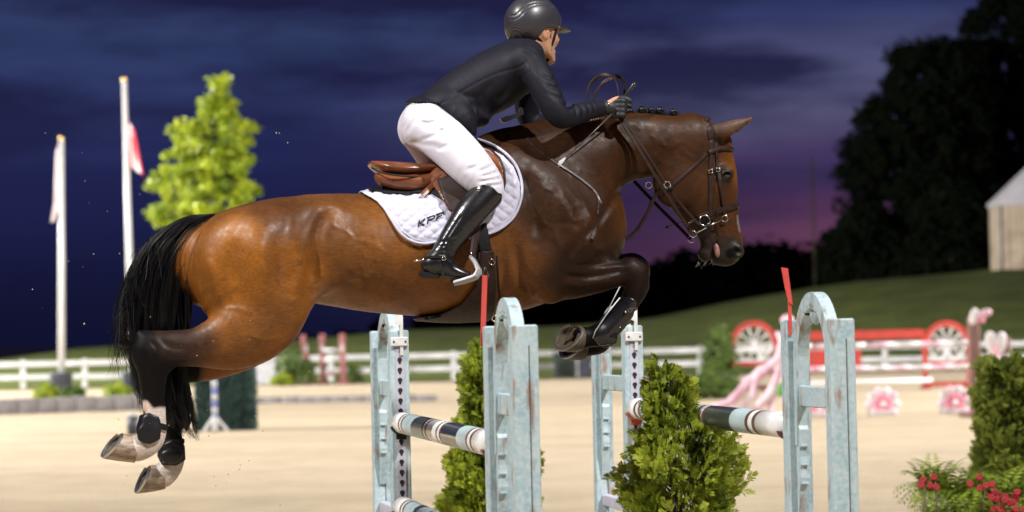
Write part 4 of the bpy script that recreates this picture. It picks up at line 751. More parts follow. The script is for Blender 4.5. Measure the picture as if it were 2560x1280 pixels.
HORSE = hroot('horse', tuple(hp(900, 1240)))
tag(HORSE, 'bay horse with black points and white hind pasterns in mid leap over the jump', 'horse')
lo = hp(235, 1250); hi = hp(1900, 270)
S = SDF((lo[0] - .1, -.44, lo[2] - .05), (hi[0] + .08, .44, hi[2] + .08), .0068)
def sculpt():
    # trunk
    S.tube([pr((556, 545), (515, 770), 0, .17), pr((632, 508), (640, 742), 0, .255), pr((735, 489), (745, 750), 0, .285), pr((850, 484), (838, 766), 0, .285),
            pr((950, 486), (930, 781), 0, .305), pr((1050, 482), (1040, 790), 0, .315), pr((1130, 442), (1150, 795), 0, .305), pr((1215, 375), (1250, 787), 0, .275),
            pr((1300, 352), (1330, 763), 0, .245), pr((1390, 400), (1410, 735), 0, .235), pr((1445, 490), (1455, 655), 0, .195)], k=.02, n=5)
    S.tube([nd(1020, 500, 0, 30, .07), nd(1120, 450, 0, 32, .06), nd(1210, 375, 0, 30, .045), nd(1290, 345, 0, 30, .05), nd(1350, 345, 0, 40, .06)], k=.10)   # withers
    # neck
    S.tube([pr((1235, 372), (1405, 690), 0, .20), pr((1325, 328), (1494, 560), 0, .165), pr((1415, 308), (1540, 486), 0, .128), pr((1505, 291), (1590, 450), 0, .107),
            pr((1600, 283), (1628, 442), 0, .096), pr((1690, 291), (1662, 432), 0, .092), pr((1755, 303), (1690, 420), 0, .085)], k=.05, n=5)
    # breast
    S.ell(hp(1455, 560, 0), (.095, .155, .15), ang=R(-65), k=.06)
    for s in (-1, 1):
        S.ell(hp(1462, 585, s * .095), (.07, .075, .105), ang=R(-70), k=.04)
        # shoulder blade and upper arm
        S.tube([nd(1275, 420, s * .13, 52, .075), nd(1350, 500, s * .17, 70, .075), nd(1425, 590, s * .185, 66, .075)], k=.07)
        S.tube([nd(1430, 600, s * .185, 58, .07), nd(1400, 660, s * .185, 62, .08), nd(1372, 715, s * .18, 44, .06)], k=.05)
        S.ell(hp(1330, 640, s * .18), (.16, .075, .10), ang=R(-35), k=.07)
        # hindquarter
        S.ell(hp(640, 655, s * .125), (.225, .155, .225), ang=R(10), k=.06)
        S.ell(hp(562, 690, s * .12), (.12, .11, .20), ang=R(-4), k=.05)
        S.ell(hp(805, 540, s * .195), (.055, .045, .045), ang=R(30), k=.09)
        S.tube([nd(690, 640, s * .165, 100, .125), nd(684, 740, s * .18, 88, .115), nd(684, 815, s * .185, 60, .085)], k=.06)
    # fold of the flank
    for s in (-1, 1): S.tube([nd(800, 690, s * .2, 40, .06), nd(760, 748, s * .2, 24, .04), nd(724, 815, s * .2, 18, .04)], k=.05)
    # near hind leg
    v = -.175
    S.tube([pr((555, 765), (698, 880), v, .105), pr((522, 797), (628, 903), v, .085), pr((472, 824), (520, 911), v, .064), pr((418, 828), (450, 916), v, .056),
            pr((352, 838), (421, 930), v, .054)], k=.035)
    S.tube([nd(352, 838, v, 13, .024), nd(368, 856, v, 26, .036), nd(384, 888, v, 42, .05), nd(382, 930, v, 36, .044), nd(383, 975, v, 29.5, .036), nd(386, 1020, v, 27, .034),
            nd(386, 1052, v, 28, .038), nd(383, 1078, v, 32, .043), nd(374, 1104, v, 31, .041), nd(350, 1119, v, 31.5, .048), nd(338, 1122, v, 30, .048)], k=.02)
    # far hind leg
    v = .17
    S.tube([pr((600, 780), (690, 892), v, .10), pr((560, 840), (606, 930), v, .075), pr((500, 868), (520, 952), v, .06), pr((436, 870), (470, 955), v, .054)], k=.03)
    S.tube([nd(395, 875, v, 20, .03), nd(430, 915, v, 36, .045), nd(432, 965, v, 28, .036), nd(431, 1020, v, 24, .033), nd(431, 1080, v, 23, .033),
            nd(431, 1125, v, 30, .042), nd(430, 1158, v, 29, .039), nd(412, 1184, v, 31, .047), nd(400, 1191, v, 30, .047)], k=.02)
    # fore legs, folded at the knee
    v = -.145
    S.tube([nd(1385, 690, v, 60, .085), pr((1446, 640), (1420, 745), v, .078), pr((1505, 643), (1492, 731), v, .062), pr((1562, 650), (1550, 714), v, .048), nd(1583, 684, v, 34, .046)], k=.035)
    S.tube([nd(1574, 672, v, 30, .045), nd(1591, 690, v, 31, .047), nd(1592, 722, v, 28, .042), nd(1573, 762, v, 21, .033), nd(1545, 796, v, 20, .031), nd(1515, 824, v, 23, .036),
            nd(1494, 838, v, 28, .042), nd(1474, 843, v, 25, .038), nd(1455, 845, v, 28, .042)], k=.02)
    v = .13
    S.tube([nd(1400, 680, v, 58, .085), pr((1455, 632), (1430, 735), v, .075), pr((1515, 631), (1500, 715), v, .06), pr((1566, 636), (1560, 700), v, .047), nd(1588, 668, v, 30, .045)], k=.035)
    S.tube([nd(1580, 662, v, 30, .043), nd(1596, 678, v, 30, .045), nd(1588, 715, v, 25, .04), nd(1562, 760, v, 20, .032), nd(1535, 800, v, 20, .03), nd(1510, 840, v, 24, .036),
            nd(1498, 858, v, 27, .04), nd(1475, 866, v, 24, .036), nd(1455, 868, v, 26, .04)], k=.02)
    for s, q in ((-1, -.145), (1, .13)):   # bony knee and tendons
        S.ell(hp(1604, 676, q), (.030, .036, .034), ang=R(40), k=.012); S.ell(hp(1606, 712, q), (.022, .034, .034), ang=R(15), k=.012); S.ell(hp(1572, 728, q), (.02, .022, .026), k=.015)
    # head
    S.tube([pr((1785, 312), (1672, 402), 0, .085), pr((1826, 372), (1648, 448), 0, .092), pr((1836, 425), (1664, 498), 0, .092), pr((1836, 478), (1698, 538), 0, .074),
            pr((1843, 523), (1728, 570), 0, .058), pr((1850, 565), (1746, 592), 0, .052), pr((1856, 596), (1752, 614), 0, .051), pr((1857, 616), (1768, 624), 0, .044)], k=.035, n=5)
    S.ell(hp(1806, 634, 0), (.072, .048, .042), ang=R(12), k=.02)                      # upper lip
    S.ell(hp(1764, 637, 0), (.036, .037, .032), ang=R(-30), k=.012)                   # chin
    for s in (-1, 1):
        S.ell(hp(1690, 455, s * .062), (.10, .038, .115), ang=R(-20), k=.03)          # jowl
        S.ell(hp(1818, 432, s * .078), (.037, .024, .034), ang=R(20), k=.02)          # orbit
        S.tube([nd(1800, 455, s * .083, 9, .012), nd(1785, 500, s * .078, 9, .012), nd(1778, 540, s * .066, 8, .01)], k=.02)   # facial crest
        S.ell(hp(1842, 627, s * .042), (.036, .02, .033), ang=R(-50), k=.015)         # nostril wing
        S.ell(hp(1846, 629, s * .064), (.025, .020, .015), ang=R(-30), k=.006, op='s')
        S.ell(hp(1818, 436, s * .102), (.019, .014, .012), ang=R(10), k=.006, op='s')
        # hollow over the eye
        S.ell(hp(1812, 385, s * .098), (.03, .014, .022), ang=R(60), k=.03, op='s')
    S.ell(hp(1806, 350, 0), (.045, .06, .035), ang=R(-50), k=.03)
    # ears
    for s, tip in ((-1, (1882, 293)), (1, (1846, 306))):
        v = s * .062
        e = [nd(1786, 332, v, 20, .028), nd(1806, 331, v * 1.1, 24, .030), nd(1834, 320, v * 1.15, 21, .024), nd(1860, 307, v * 1.15, 12, .014), nd(tip[0], tip[1], v * 1.1, 2.2, .004)] if s < 0 else [nd(1780, 332, v, 18, .026), nd(1796, 334, v * 1.1, 20, .026), nd(1816, 328, v * 1.15, 16, .02), nd(1832, 318, v * 1.15, 9, .012), nd(tip[0], tip[1], v * 1.1, 2.2, .004)]
        S.tube(e, k=.012)
        S.tube([nd(1818, 345, v * 1.1, 11, .016), nd(1844, 332, v * 1.2, 10, .014), nd(1868, 313, v * 1.2, 4.5, .007)], k=.008, op='s')
    # mouth line
    S.ridge(H([(1776, 560), (1782, 595), (1780, 625), (1776, 655)]), -.015, .008, fade=False)
    # ---------------- muscles, tendons, veins
    g = lambda pts, a, sg, side=-1, **k: S.ridge(H(pts, -.2 if side < 0 else 0), a * ((1.55 if pts[0][0] < 900 else 1.3) if sg > .012 else 1.0), sg, side, **k)
    for sd in (-1, 1):
        g([(820, 515), (795, 570), (782, 640), (776, 720)], -.012, .03, sd)
        g([(800, 522), (830, 512), (875, 540)], .0035, .022, sd)
        g([(745, 660), (742, 720), (735, 790)], .010, .028, sd)
        g([(592, 590), (580, 660), (588, 720)], -.006, .030, sd)
        g([(742, 505), (718, 590), (714, 680)], -.009, .036, sd); g([(640, 560), (628, 650), (650, 740)], .006, .045, sd); g([(930, 600), (960, 690), (1000, 740)], .004, .03, sd)
        g([(520, 640), (540, 720), (555, 775)], .007, .02, sd)
        g([(640, 590), (655, 660), (665, 720)], .008, .028, sd)
        g([(700, 560), (690, 620), (700, 700)], -.006, .03, sd)
        g([(880, 560), (900, 640), (890, 720)], -.006, .03, sd)
        g([(850, 700), (920, 740), (1020, 760)], .006, .025, sd)
        for x in (960, 1005, 1050, 1095): g([(x, 600), (x - 12, 680), (x - 30, 745)], .0022, .012, sd)
        g([(1300, 420), (1330, 520), (1330, 600)], -.011, .03, sd)
        g([(1385, 480), (1420, 545), (1440, 610)], .009, .03, sd)
        g([(1455, 520), (1480, 570), (1462, 625)], .008, .02, sd)
        g([(1580, 460), (1535, 505), (1490, 560), (1450, 600)], -.010, .018, sd)
        g([(1250, 640), (1255, 700), (1262, 760)], -.011, .02, sd)
        g([(1275, 600), (1300, 690), (1345, 740)], -.012, .022, sd)
        g([(1440, 610), (1400, 650), (1385, 700)], -.008, .02, sd)
        g([(1380, 560), (1420, 560), (1450, 585)], -.004, .012, sd)
        g([(1405, 690), (1470, 692), (1560, 676)], -.010, .011, sd)
        g([(1420, 665), (1480, 662), (1570, 655)], -.006, .009, sd)
        g([(1400, 710), (1460, 712), (1530, 700)], .005, .01, sd)
        # neck
        g([(1340, 360), (1440, 345), (1540, 335), (1650, 325)], -.005, .035, sd)
        g([(1545, 340), (1560, 400), (1575, 440)], -.007, .02, sd)
        g([(1600, 380), (1610, 420), (1640, 440)], .006, .018, sd)
        g([(1655, 345), (1690, 365), (1715, 350)], .003, .010, sd)
        # face
        g([(1760, 410), (1735, 480), (1712, 530)], -.004, .012, sd)
        g([(1800, 520), (1815, 560), (1822, 600)], -.004, .010, sd)
        g([(1830, 540), (1838, 590)], .004, .008, sd)
        g([(1795, 590), (1808, 615), (1822, 620)], -.004, .008, sd)
        g([(1805, 418), (1822, 414), (1836, 425)], .004, .005, sd)
    # veins and wrinkles only the near flank shows
    for pts in ([(1325, 430), (1345, 445), (1352, 470), (1378, 480)], [(1405, 500), (1425, 520), (1420, 545), (1440, 560)], [(1440, 545), (1462, 560), (1458, 590)],
                [(1640, 330), (1655, 350), (1648, 372)], [(1600, 300), (1615, 318), (1610, 340)], [(1350, 560), (1380, 575), (1385, 600)],
                [(850, 560), (880, 600), (925, 610), (960, 640)], [(900, 640), (940, 655)], [(1040, 600), (1060, 650)], [(560, 770), (610, 775), (650, 800)], [(610, 830), (650, 850), (690, 846)]):
        g(pts, .0032, .0055)
    for pts, a, sg in (([(375, 850), (395, 880), (388, 915)], -.006, .008), ([(402, 850), (425, 868), (470, 872)], -.007, .010), ([(360, 880), (366, 930), (370, 990)], -.005, .006),
                       ([(400, 925), (398, 985), (398, 1040)], -.004, .006), ([(412, 900), (440, 905), (500, 893)], .005, .008), ([(400, 880), (410, 905)], .006, .009),
                       ([(365, 870), (374, 905), (378, 945)], .004, .006), ([(1590, 660), (1608, 690), (1606, 730)], .003, .006)):
        S.ridge(H(pts, -.175), a, sg, -1)
    # a net of surface veins over shoulder, neck, barrel and thigh
    rv = np.random.default_rng(31)
    for (x0, y0, x1, y1, ang, n) in ((1300, 400, 1470, 620, 60, 13), (1560, 320, 1720, 400, 20, 8), (820, 560, 1010, 720, 35, 8), (520, 620, 640, 800, 80, 6), (1690, 440, 1800, 560, 70, 6)):
        for _ in range(n):
            p = np.array((rv.uniform(x0, x1), rv.uniform(y0, y1))); a = R(ang + rv.normal(0, 30)); pl = [tuple(p)]
            for _ in range(rv.integers(3, 6)): a += rv.normal(0, .5); p = p + np.array((math.cos(a), math.sin(a))) * rv.uniform(10, 20); pl.append(tuple(p))
            g(pl, .0022, .006)
    # folds in front of the shoulder and at the elbow
    for k in range(4): g([(1428 + 7 * k, 655 - 4 * k), (1440 + 5 * k, 640 - 4 * k), (1446 + 4 * k, 628 - 3 * k)], -.004, .004)
sculpt()
def coat_paint(V):
    u, v, w = V.T; c = np.tile(np.array((.200, .068, .0078)), (len(V), 1))
    def lay(col, m): c[:] = c * (1 - m[:, None]) + np.array(col) * m[:, None]
    def blob(pts, rpx, soft, col, vm=None, amt=1.0, vp=-.15):
        d = line_d(H(pts, vp) if len(pts) > 1 else H(pts * 2, vp), u, w) * PXM; m = np.clip((rpx + soft - d) / soft, 0, 1); m = m * m * (3 - 2 * m) * amt
        if vm is not None: m = m * vm
        lay(col, m)
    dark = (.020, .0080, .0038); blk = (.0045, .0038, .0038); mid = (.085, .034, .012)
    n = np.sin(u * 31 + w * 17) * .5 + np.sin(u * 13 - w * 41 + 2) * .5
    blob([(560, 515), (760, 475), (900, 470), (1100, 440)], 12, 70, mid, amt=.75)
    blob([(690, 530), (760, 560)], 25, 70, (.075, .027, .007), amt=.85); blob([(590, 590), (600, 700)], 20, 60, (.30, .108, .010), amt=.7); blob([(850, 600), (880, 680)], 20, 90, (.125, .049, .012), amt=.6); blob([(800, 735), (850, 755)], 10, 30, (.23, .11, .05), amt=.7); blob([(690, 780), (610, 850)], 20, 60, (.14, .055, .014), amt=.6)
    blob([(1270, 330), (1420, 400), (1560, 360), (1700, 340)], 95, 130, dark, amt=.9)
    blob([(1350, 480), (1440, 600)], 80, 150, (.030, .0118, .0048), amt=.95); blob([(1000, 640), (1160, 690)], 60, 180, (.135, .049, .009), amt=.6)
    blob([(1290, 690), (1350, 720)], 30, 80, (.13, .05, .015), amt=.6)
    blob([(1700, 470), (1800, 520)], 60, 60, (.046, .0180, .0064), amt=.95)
    blob([(1830, 545), (1845, 590)], 14, 30, (.066, .025, .0085))
    blob([(1800, 645), (1850, 632), (1765, 632), (1800, 670)], 26, 34, (.026, .019, .016)); blob([(1838, 632), (1852, 625)], 8, 6, (.003, .0025, .0025))  # muzzle tone, then the nostril hollow's shade painted into the coat
    blob([(1775, 560), (1782, 620)], 14, 26, (.030, .019, .015))
    blob([(1816, 436)], 14, 24, (.022, .014, .011)); blob([(1790, 312), (1870, 300)], 10, 22, (.075, .045, .034), amt=.85)
    blob([(1844, 541), (1846, 560), (1850, 576)], 2, 3, (.15, .13, .135), vp=-.03)
    near = (v < 0).astype(float)
    # black points
    blob([(330, 845), (390, 900), (430, 870)], 36, 75, blk); blob([(383, 900), (386, 1010)], 48, 20, blk); blob([(440, 850), (505, 858)], 8, 70, (.035, .016, .010), amt=.8)
    far = (v > .02).astype(float)
    blob([(440, 900), (432, 1130)], 52, 24, blk, far, vp=.17)
    blob([(1600, 650), (1600, 720), (1500, 840), (1440, 850)], 34, 60, blk); blob([(1410, 690), (1560, 680)], 34, 60, (.017, .0078, .0047), amt=.92)
    blob([(1480, 625), (1600, 650)], 14, 30, blk, far, vp=.13)
    # white hind pasterns with a stocking edge
    blob([(362, 1012), (400, 1060)], 6, 8, (.55, .42, .34), near, vp=-.175); blob([(402, 1070), (380, 1110), (340, 1125)], 46, 8, (.58, .49, .43), near, vp=-.175)
    blob([(445, 1170), (400, 1190)], 42, 8, (.58, .50, .45), far, vp=.17)
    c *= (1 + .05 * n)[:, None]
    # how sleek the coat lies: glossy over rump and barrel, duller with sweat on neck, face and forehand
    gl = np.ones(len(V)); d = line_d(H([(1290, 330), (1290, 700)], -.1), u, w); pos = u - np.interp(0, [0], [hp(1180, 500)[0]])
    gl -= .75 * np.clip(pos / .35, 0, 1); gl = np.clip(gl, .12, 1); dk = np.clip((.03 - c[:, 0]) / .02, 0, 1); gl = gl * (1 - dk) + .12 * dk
    return np.hstack([np.clip(c, 0, 1), gl[:, None]])
def coat_material():
    m, nt, b = new_mat('bay coat'); N = nt.nodes; L = nt.links
    a = N.new('ShaderNodeAttribute'); a.attribute_name = 'Col'; tc = N.new('ShaderNodeTexCoord')
    def noise(sc, det=4, st=(1, 1, 1)):
        mp = N.new('ShaderNodeMapping'); mp.inputs['Scale'].default_value = st; L.new(tc.outputs['Object'], mp.inputs[0])
        n = N.new('ShaderNodeTexNoise'); n.inputs['Scale'].default_value = sc; n.inputs['Detail'].default_value = det; L.new(mp.outputs[0], n.inputs['Vector']); return n
    n1 = noise(9, 6); n2 = noise(170, 3, (.22, 1, .8)); n3 = noise(38, 5); n4 = noise(30, 4)
    mr = N.new('ShaderNodeMapRange'); mr.inputs['From Min'].default_value = .3; mr.inputs['From Max'].default_value = .7; mr.inputs['To Min'].default_value = .74; mr.inputs['To Max'].default_value = 1.14; L.new(n1.outputs['Fac'], mr.inputs['Value'])
    mh = N.new('ShaderNodeMapRange'); mh.inputs['From Min'].default_value = .3; mh.inputs['From Max'].default_value = .7; mh.inputs['To Min'].default_value = .78; mh.inputs['To Max'].default_value = 1.2; L.new(n2.outputs['Fac'], mh.inputs['Value'])
    mu = N.new('ShaderNodeMath'); mu.operation = 'MULTIPLY'; L.new(mr.outputs[0], mu.inputs[0]); L.new(mh.outputs[0], mu.inputs[1])
    vm = N.new('ShaderNodeVectorMath'); vm.operation = 'SCALE'; L.new(a.outputs['Color'], vm.inputs[0]); L.new(mu.outputs[0], vm.inputs['Scale']); L.new(vm.outputs[0], b.inputs['Base Color'])
    rr = N.new('ShaderNodeMapRange'); rr.inputs['From Min'].default_value = .35; rr.inputs['From Max'].default_value = .65; rr.inputs['To Min'].default_value = .38; rr.inputs['To Max'].default_value = .54; L.new(n3.outputs['Fac'], rr.inputs['Value']); al = N.new('ShaderNodeMapRange'); al.inputs['To Min'].default_value = .03; al.inputs['To Max'].default_value = 0.0; L.new(a.outputs['Alpha'], al.inputs['Value'])
    ro = N.new('ShaderNodeMath'); ro.operation = 'ADD'; L.new(rr.outputs[0], ro.inputs[0]); L.new(al.outputs[0], ro.inputs[1]); L.new(ro.outputs[0], b.inputs['Roughness'])
    sp = N.new('ShaderNodeMapRange'); sp.inputs['To Min'].default_value = .10; sp.inputs['To Max'].default_value = .27; L.new(a.outputs['Alpha'], sp.inputs['Value']); L.new(sp.outputs[0], b.inputs['Specular IOR Level']); b.inputs['Sheen Weight'].default_value = .0; b.inputs['Sheen Roughness'].default_value = .35
    b1 = N.new('ShaderNodeBump'); b1.inputs['Strength'].default_value = .10; b1.inputs['Distance'].default_value = .0022; L.new(n2.outputs['Fac'], b1.inputs['Height'])
    b2 = N.new('ShaderNodeBump'); b2.inputs['Strength'].default_value = .09; b2.inputs['Distance'].default_value = .004; L.new(n4.outputs['Fac'], b2.inputs['Height']); L.new(b1.outputs[0], b2.inputs['Normal'])
    L.new(b2.outputs[0], b.inputs['Normal']); return m
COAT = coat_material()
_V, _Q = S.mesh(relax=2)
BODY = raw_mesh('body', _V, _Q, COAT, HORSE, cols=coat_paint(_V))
def onh(px, py, off=.006, vmax=None):
    """pixel -> point on the near flank, lifted off the coat"""
    v = -.2
    for _ in range(4):
        p = hp(px, py, v); q = S.vcol(p[0], p[2])
        if q is None: break
        v = q
    p = hp(px, py, v - off); return p
HAIR = mat('black horse hair', (.006, .0055, .0065), .36, var=.3, scale=40, spec=.34)
HAIR.node_tree.nodes['Principled BSDF'].inputs['Anisotropic'].default_value = .5
def strands(lines, w0, w1=.0):
    """many tapering three-sided hairs as one mesh"""
    V = []; F = []
    for L_ in lines:
        L_ = np.asarray(L_); n = len(L_); T = np.gradient(L_, axis=0); T /= np.linalg.norm(T, axis=1)[:, None] + 1e-9
        a = np.cross(T, RNG.normal(size=3)); a /= np.linalg.norm(a, axis=1)[:, None] + 1e-9; b = np.cross(T, a); base = len(V) * 0
        w = np.linspace(w0, w1 if w1 else w0 * .25, n)[:, None]
        P = np.stack([L_ + a * w, L_ - a * w * .5 + b * w * .87, L_ - a * w * .5 - b * w * .87], 1).reshape(-1, 3)
        k = sum(map(len, V)); V.append(P); i = np.arange(n - 1)[:, None] * 3
        for p, q in ((0, 1), (1, 2), (2, 0)): F.append(k + np.hstack([i + p, i + q, i + 3 + q, i + 3 + p]))
    return np.vstack(V), np.vstack(F)
def bez(P, n=14): return catmull(P, max(2, n // (len(P) - 1)))
def tail():
    lines = []; rng = np.random.default_rng(5)
    outer = [(536, 536), (455, 545), (375, 600), (325, 690), (305, 780), (318, 870), (345, 960), (372, 1040)]
    mid = [(532, 545), (475, 570), (420, 650), (395, 760), (395, 860), (400, 950), (415, 1030), (430, 1060)]
    inner = [(525, 560), (500, 605), (478, 690), (478, 780), (475, 860), (468, 940), (476, 1030), (486, 1100)]
    O, M, I = [catmull([hp(x, y) for x, y in q], 4) for q in (outer, mid, inner)]; N = len(O)
    tt = np.linspace(0, 1, N)[:, None]
    core = []
    for i in range(4600):
        a = rng.beta(1.15, 1.1); wav = rng.normal(0, 1, 2)
        L_ = (O + (M - O) * a * 2) if a < .5 else (M + (I - M) * (a - .5) * 2)
        L_ = L_.copy(); v = rng.normal(0, 1) * .5; L_[:, 1] += v * (.035 + .10 * np.sqrt(tt[:, 0])) * (1 - .25 * tt[:, 0]) + .0
        lk = int(a * 14); L_[:, 0] += tt[:, 0] * (.022 * np.sin(tt[:, 0] * 9 + lk * 1.9) + .009 * np.sin(tt[:, 0] * 17 + wav[0] * 3)); L_[:, 1] += tt[:, 0] * .030 * np.sin(tt[:, 0] * 11 + lk * 2.7); L_[:, 2] += .008 * np.sin(tt[:, 0] * 9 + wav[1] * 3) * tt[:, 0]
        f = rng.uniform(.5, 1.0) if rng.random() < .5 else rng.uniform(.8, 1.03); f = min(f, 1); 
        if a < .22 and rng.random() < .55: f *= rng.uniform(.45, .75)
        n = max(5, int(N * f)); L_ = L_[:n]
        if a < .25: L_ = L_ + np.array([-.035 * rng.random() ** 2, 0, .0]) * tt[:n] ** 1.2
        lines.append(L_[::1])
    for i in range(330):      # loose wisps blown off the outside
        j = rng.integers(6, 17); P0 = O[j] + np.array([rng.normal(0, .01), rng.normal(0, .05), rng.normal(0, .01)])
        d = np.array([-rng.uniform(-.03, .06), rng.normal(0, .05), -rng.uniform(.12, .30)]); t = np.linspace(0, 1, 9)[:, None]
        lines.append(P0 + d * t + np.array([-.05, 0, .0]) * rng.normal(.3, .6) * t * (1 - t) * 2)
    V, F = strands(lines, .0013, .0005)
    raw_mesh('tail', V, F, HAIR, HORSE)
    C = SDF((hp(280, 0)[0], -.14, hp(0, 1110)[2]), (hp(570, 0)[0], .14, hp(0, 500)[2]), .012)
    C.tube([nd(540, 552, 0, 20, .04), nd(490, 572, 0, 30, .055), nd(440, 625, 0, 46, .07), nd(415, 700, 0, 60, .075), nd(405, 790, 0, 62, .07), nd(410, 870, 0, 52, .055), nd(428, 950, 0, 38, .04), nd(450, 1010, 0, 24, .025), nd(470, 1060, 0, 10, .012)], k=.01)
    v, q = C.mesh(3); raw_mesh('tail_core', v, q, HAIR, HORSE)
tail()
def mane():
    """crest roached into small braided knots"""
    rng = np.random.default_rng(3)
    for i, (x, y, r) in enumerate([(1572, 279, 10), (1606, 276, 11.5), (1650, 277, 11), (1628, 276, 8), (1684, 281, 10), (1420, 303, 9), (1455, 297, 9), (1490, 288, 9), (1535, 280, 10)]):
        p = hp(x, y, -.012); m = MB()
        for k in range(3):
            m.ball(p + np.array([(k - 1) * .008, -.006 + .006 * k, .003 * (k % 2)]), (.011 * r / 10, .016, .0155 * r / 10), 9, 7, Matrix.Rotation(rng.uniform(-.5, .5), 3, 'Y'))
        m.ring(p + np.array([0, 0, -.009]), .010, .004, (0, 0, 1), 10, 5)
        m.build('mane_braid', HAIR, HORSE)
    lines = []
    crest = catmull([hp(x, y) for x, y in ((1240, 352), (1330, 322), (1420, 304), (1510, 286), (1600, 280), (1690, 287), (1752, 300))], 30)
    for p in crest:
        for _ in range(5):
            q = p + np.array([rng.normal(0, .004), rng.normal(0, .012), -.012]); d = np.array([rng.normal(.012, .01), rng.normal(0, .01), rng.uniform(.012, .024)])
            lines.append(q + d * np.linspace(0, 1, 4)[:, None])
    V, F = strands(lines, .0016, .0006); raw_mesh('mane', V, F, HAIR, HORSE)
    # whiskers
    lines = []
    for _ in range(20):
        q = hp(rng.uniform(1746, 1784), rng.uniform(640, 657), rng.normal(0, .022)); d = np.array([rng.normal(-.006, .016), rng.normal(0, .012), -rng.uniform(.006, .03)])
        lines.append(q + d * np.linspace(0, 1, 4)[:, None])
    V, F = strands(lines, .0007, .0004); raw_mesh('whiskers', V, F, mat('pale whisker', (.35, .3, .26), .4), HORSE)
mane()
def face_bits():
    eye = mat('horse eye', (.010, .006, .005), .08, spec=.8, coat=.6); pink = mat('tongue', (.36, .17, .15), .38, bump=.1)
    for s in (-1, 1):
        MB().ball(hp(1817, 437, s * .083), (.0185, .0155, .0165), 16, 12).build('eye', eye, HORSE)
        MB().tube([hp(1803, 439, s * .099), hp(1811, 428, s * .1025), hp(1822, 427, s * .1025), hp(1830, 435, s * .098)], [.004, .0055, .0055, .004], 8).build('eyelid', mat('eyelid skin', (.02, .014, .012), .45), HORSE)
    MB().ball(hp(1792, 626, -.044), (.0125, .016, .031), 14, 12, Matrix.Rotation(R(-8), 3, 'Y')).build('tongue', pink, HORSE)
    patch = mat('white face marking', (.42, .36, .33), .55, var=.4, scale=60)
face_bits()
# hooves
HOOF = mat('pale hoof horn', (.36, .27, .19), .45, var=.6, scale=22, bump=.3, bscale=40, stretch=(1, 1, 3)); HOOFD = mat('dark hoof horn', (.10, .075, .05), .5, var=.4, scale=30, bump=.3, bscale=40)
SHOE = mat('worn horseshoe', (.62, .62, .62), .3, metal=.9, bump=.2); SOLE = mat('dirty sole', (.10, .075, .045), .85, var=.6, scale=50, bump=.8, bscale=50)
def hoof(name, sole, cor, e, n, rs, rc, lab, horn=HOOF):
    """sole centre, coronet centre, toe direction in the sole plane, sole normal (outwards), radii"""
    sole, cor = Vector(sole), Vector(cor); n = Vector(n).normalized(); e = Vector(e); e = (e - n * e.dot(n)).normalized(); l = n.cross(e)
    a2 = (sole - cor).normalized(); e2 = (e - a2 * e.dot(a2)).normalized(); l2 = a2.cross(e2); K = 24; root = MB()
    def ringpts(t):
        c = cor.lerp(sole, t); r = rc + (rs - rc) * t; ee = e2.lerp(e, t).normalized(); ll = l2.lerp(l, t).normalized(); out = []
        for k in range(K):
            a = 2 * math.pi * k / K; q = math.cos(a); s_ = math.sin(a); x = q * (1.08 if q > 0 else .92); out.append(c + ee * r * x + ll * r * .92 * s_ * (1 - .10 * max(0, -q)))
        return out
    V = []; T = [0, .06, .12, .3, .5, .7, .9, 1.0]
    for t in T:
        pts = ringpts(t); f = 1.0; c = cor.lerp(sole, t); V += [c + (p - c) * f for p in pts]
    F = [(i * K + k, i * K + (k + 1) % K, (i + 1) * K + (k + 1) % K, (i + 1) * K + k) for i in range(len(T) - 1) for k in range(K)]
    o = root.add(V, F, True).build(name, horn, HORSE); o['label'] = lab
    # sole: concave bowl with a frog
    base = ringpts(1.0); V = [sole + (p - sole) * q - n * dz for q, dz in ((.98, .0), (.80, .004), (.74, .014), (.4, .018), (.0, .016)) for p in base]
    fr = [sole + e * (rs * x) + l * (rs * y) - n * .004 for x, y in ((-.85, .35), (-.85, -.35), (.35, 0))] + [sole + e * (rs * x) + l * (rs * y) - n * .02 for x, y in ((-.85, .45), (-.85, -.45), (.5, 0))]
    F = [(i * K + k, i * K + (k + 1) % K, (i + 1) * K + (k + 1) % K, (i + 1) * K + k) for i in range(4) for k in range(K)]
    m = MB().add(V, F, True); m.add(fr, [(0, 1, 2), (0, 3, 4, 1), (1, 4, 5, 2), (2, 5, 3, 0)]); off = np.array(HORSE['_off']) ; s = m.build('sole', SOLE, o, off=off)
    V = []; F = []; ks = list(range(-9, 10))
    for k in ks:
        p = base[k % K] - sole; u_ = p.normalized()
        for q, dz in ((.99, .0), (.99, .009), (.80, .009), (.80, .0)): V.append(sole + p * q + n * dz)
    for i in range(len(ks) - 1):
        for q in range(4): F.append((i * 4 + q, i * 4 + (q + 1) % 4, i * 4 + 4 + (q + 1) % 4, i * 4 + 4 + q))
    F += [(0, 1, 2, 3), tuple((len(ks) - 1) * 4 + q for q in (3, 2, 1, 0))]
    MB().add(V, F).build('horseshoe', SHOE, o, off=off)
def V3(px, py, v): return Vector(hp(px, py, v))
hoof('hoof', V3(284, 1112, -.175), V3(344, 1124, -.175), V3(254, 1138, -.175) - V3(309, 1083, -.175), (-.72, -.22, .62), .066, .051, 'pale near hind hoof with a light shoe')
hoof('hoof', V3(360, 1196, .17), V3(410, 1190, .17), V3(337, 1232, .17) - V3(378, 1160, .17), (-.86, -.18, .44), .066, .051, 'muddy pale far hind hoof')
hoof('hoof', V3(1421, 843, -.155), V3(1456, 846, -.145), V3(1388, 868, -.155) - V3(1460, 806, -.155), (-.62, -.62, .55), .069, .050, 'dark fore hoof packed with sand', HOOFD)
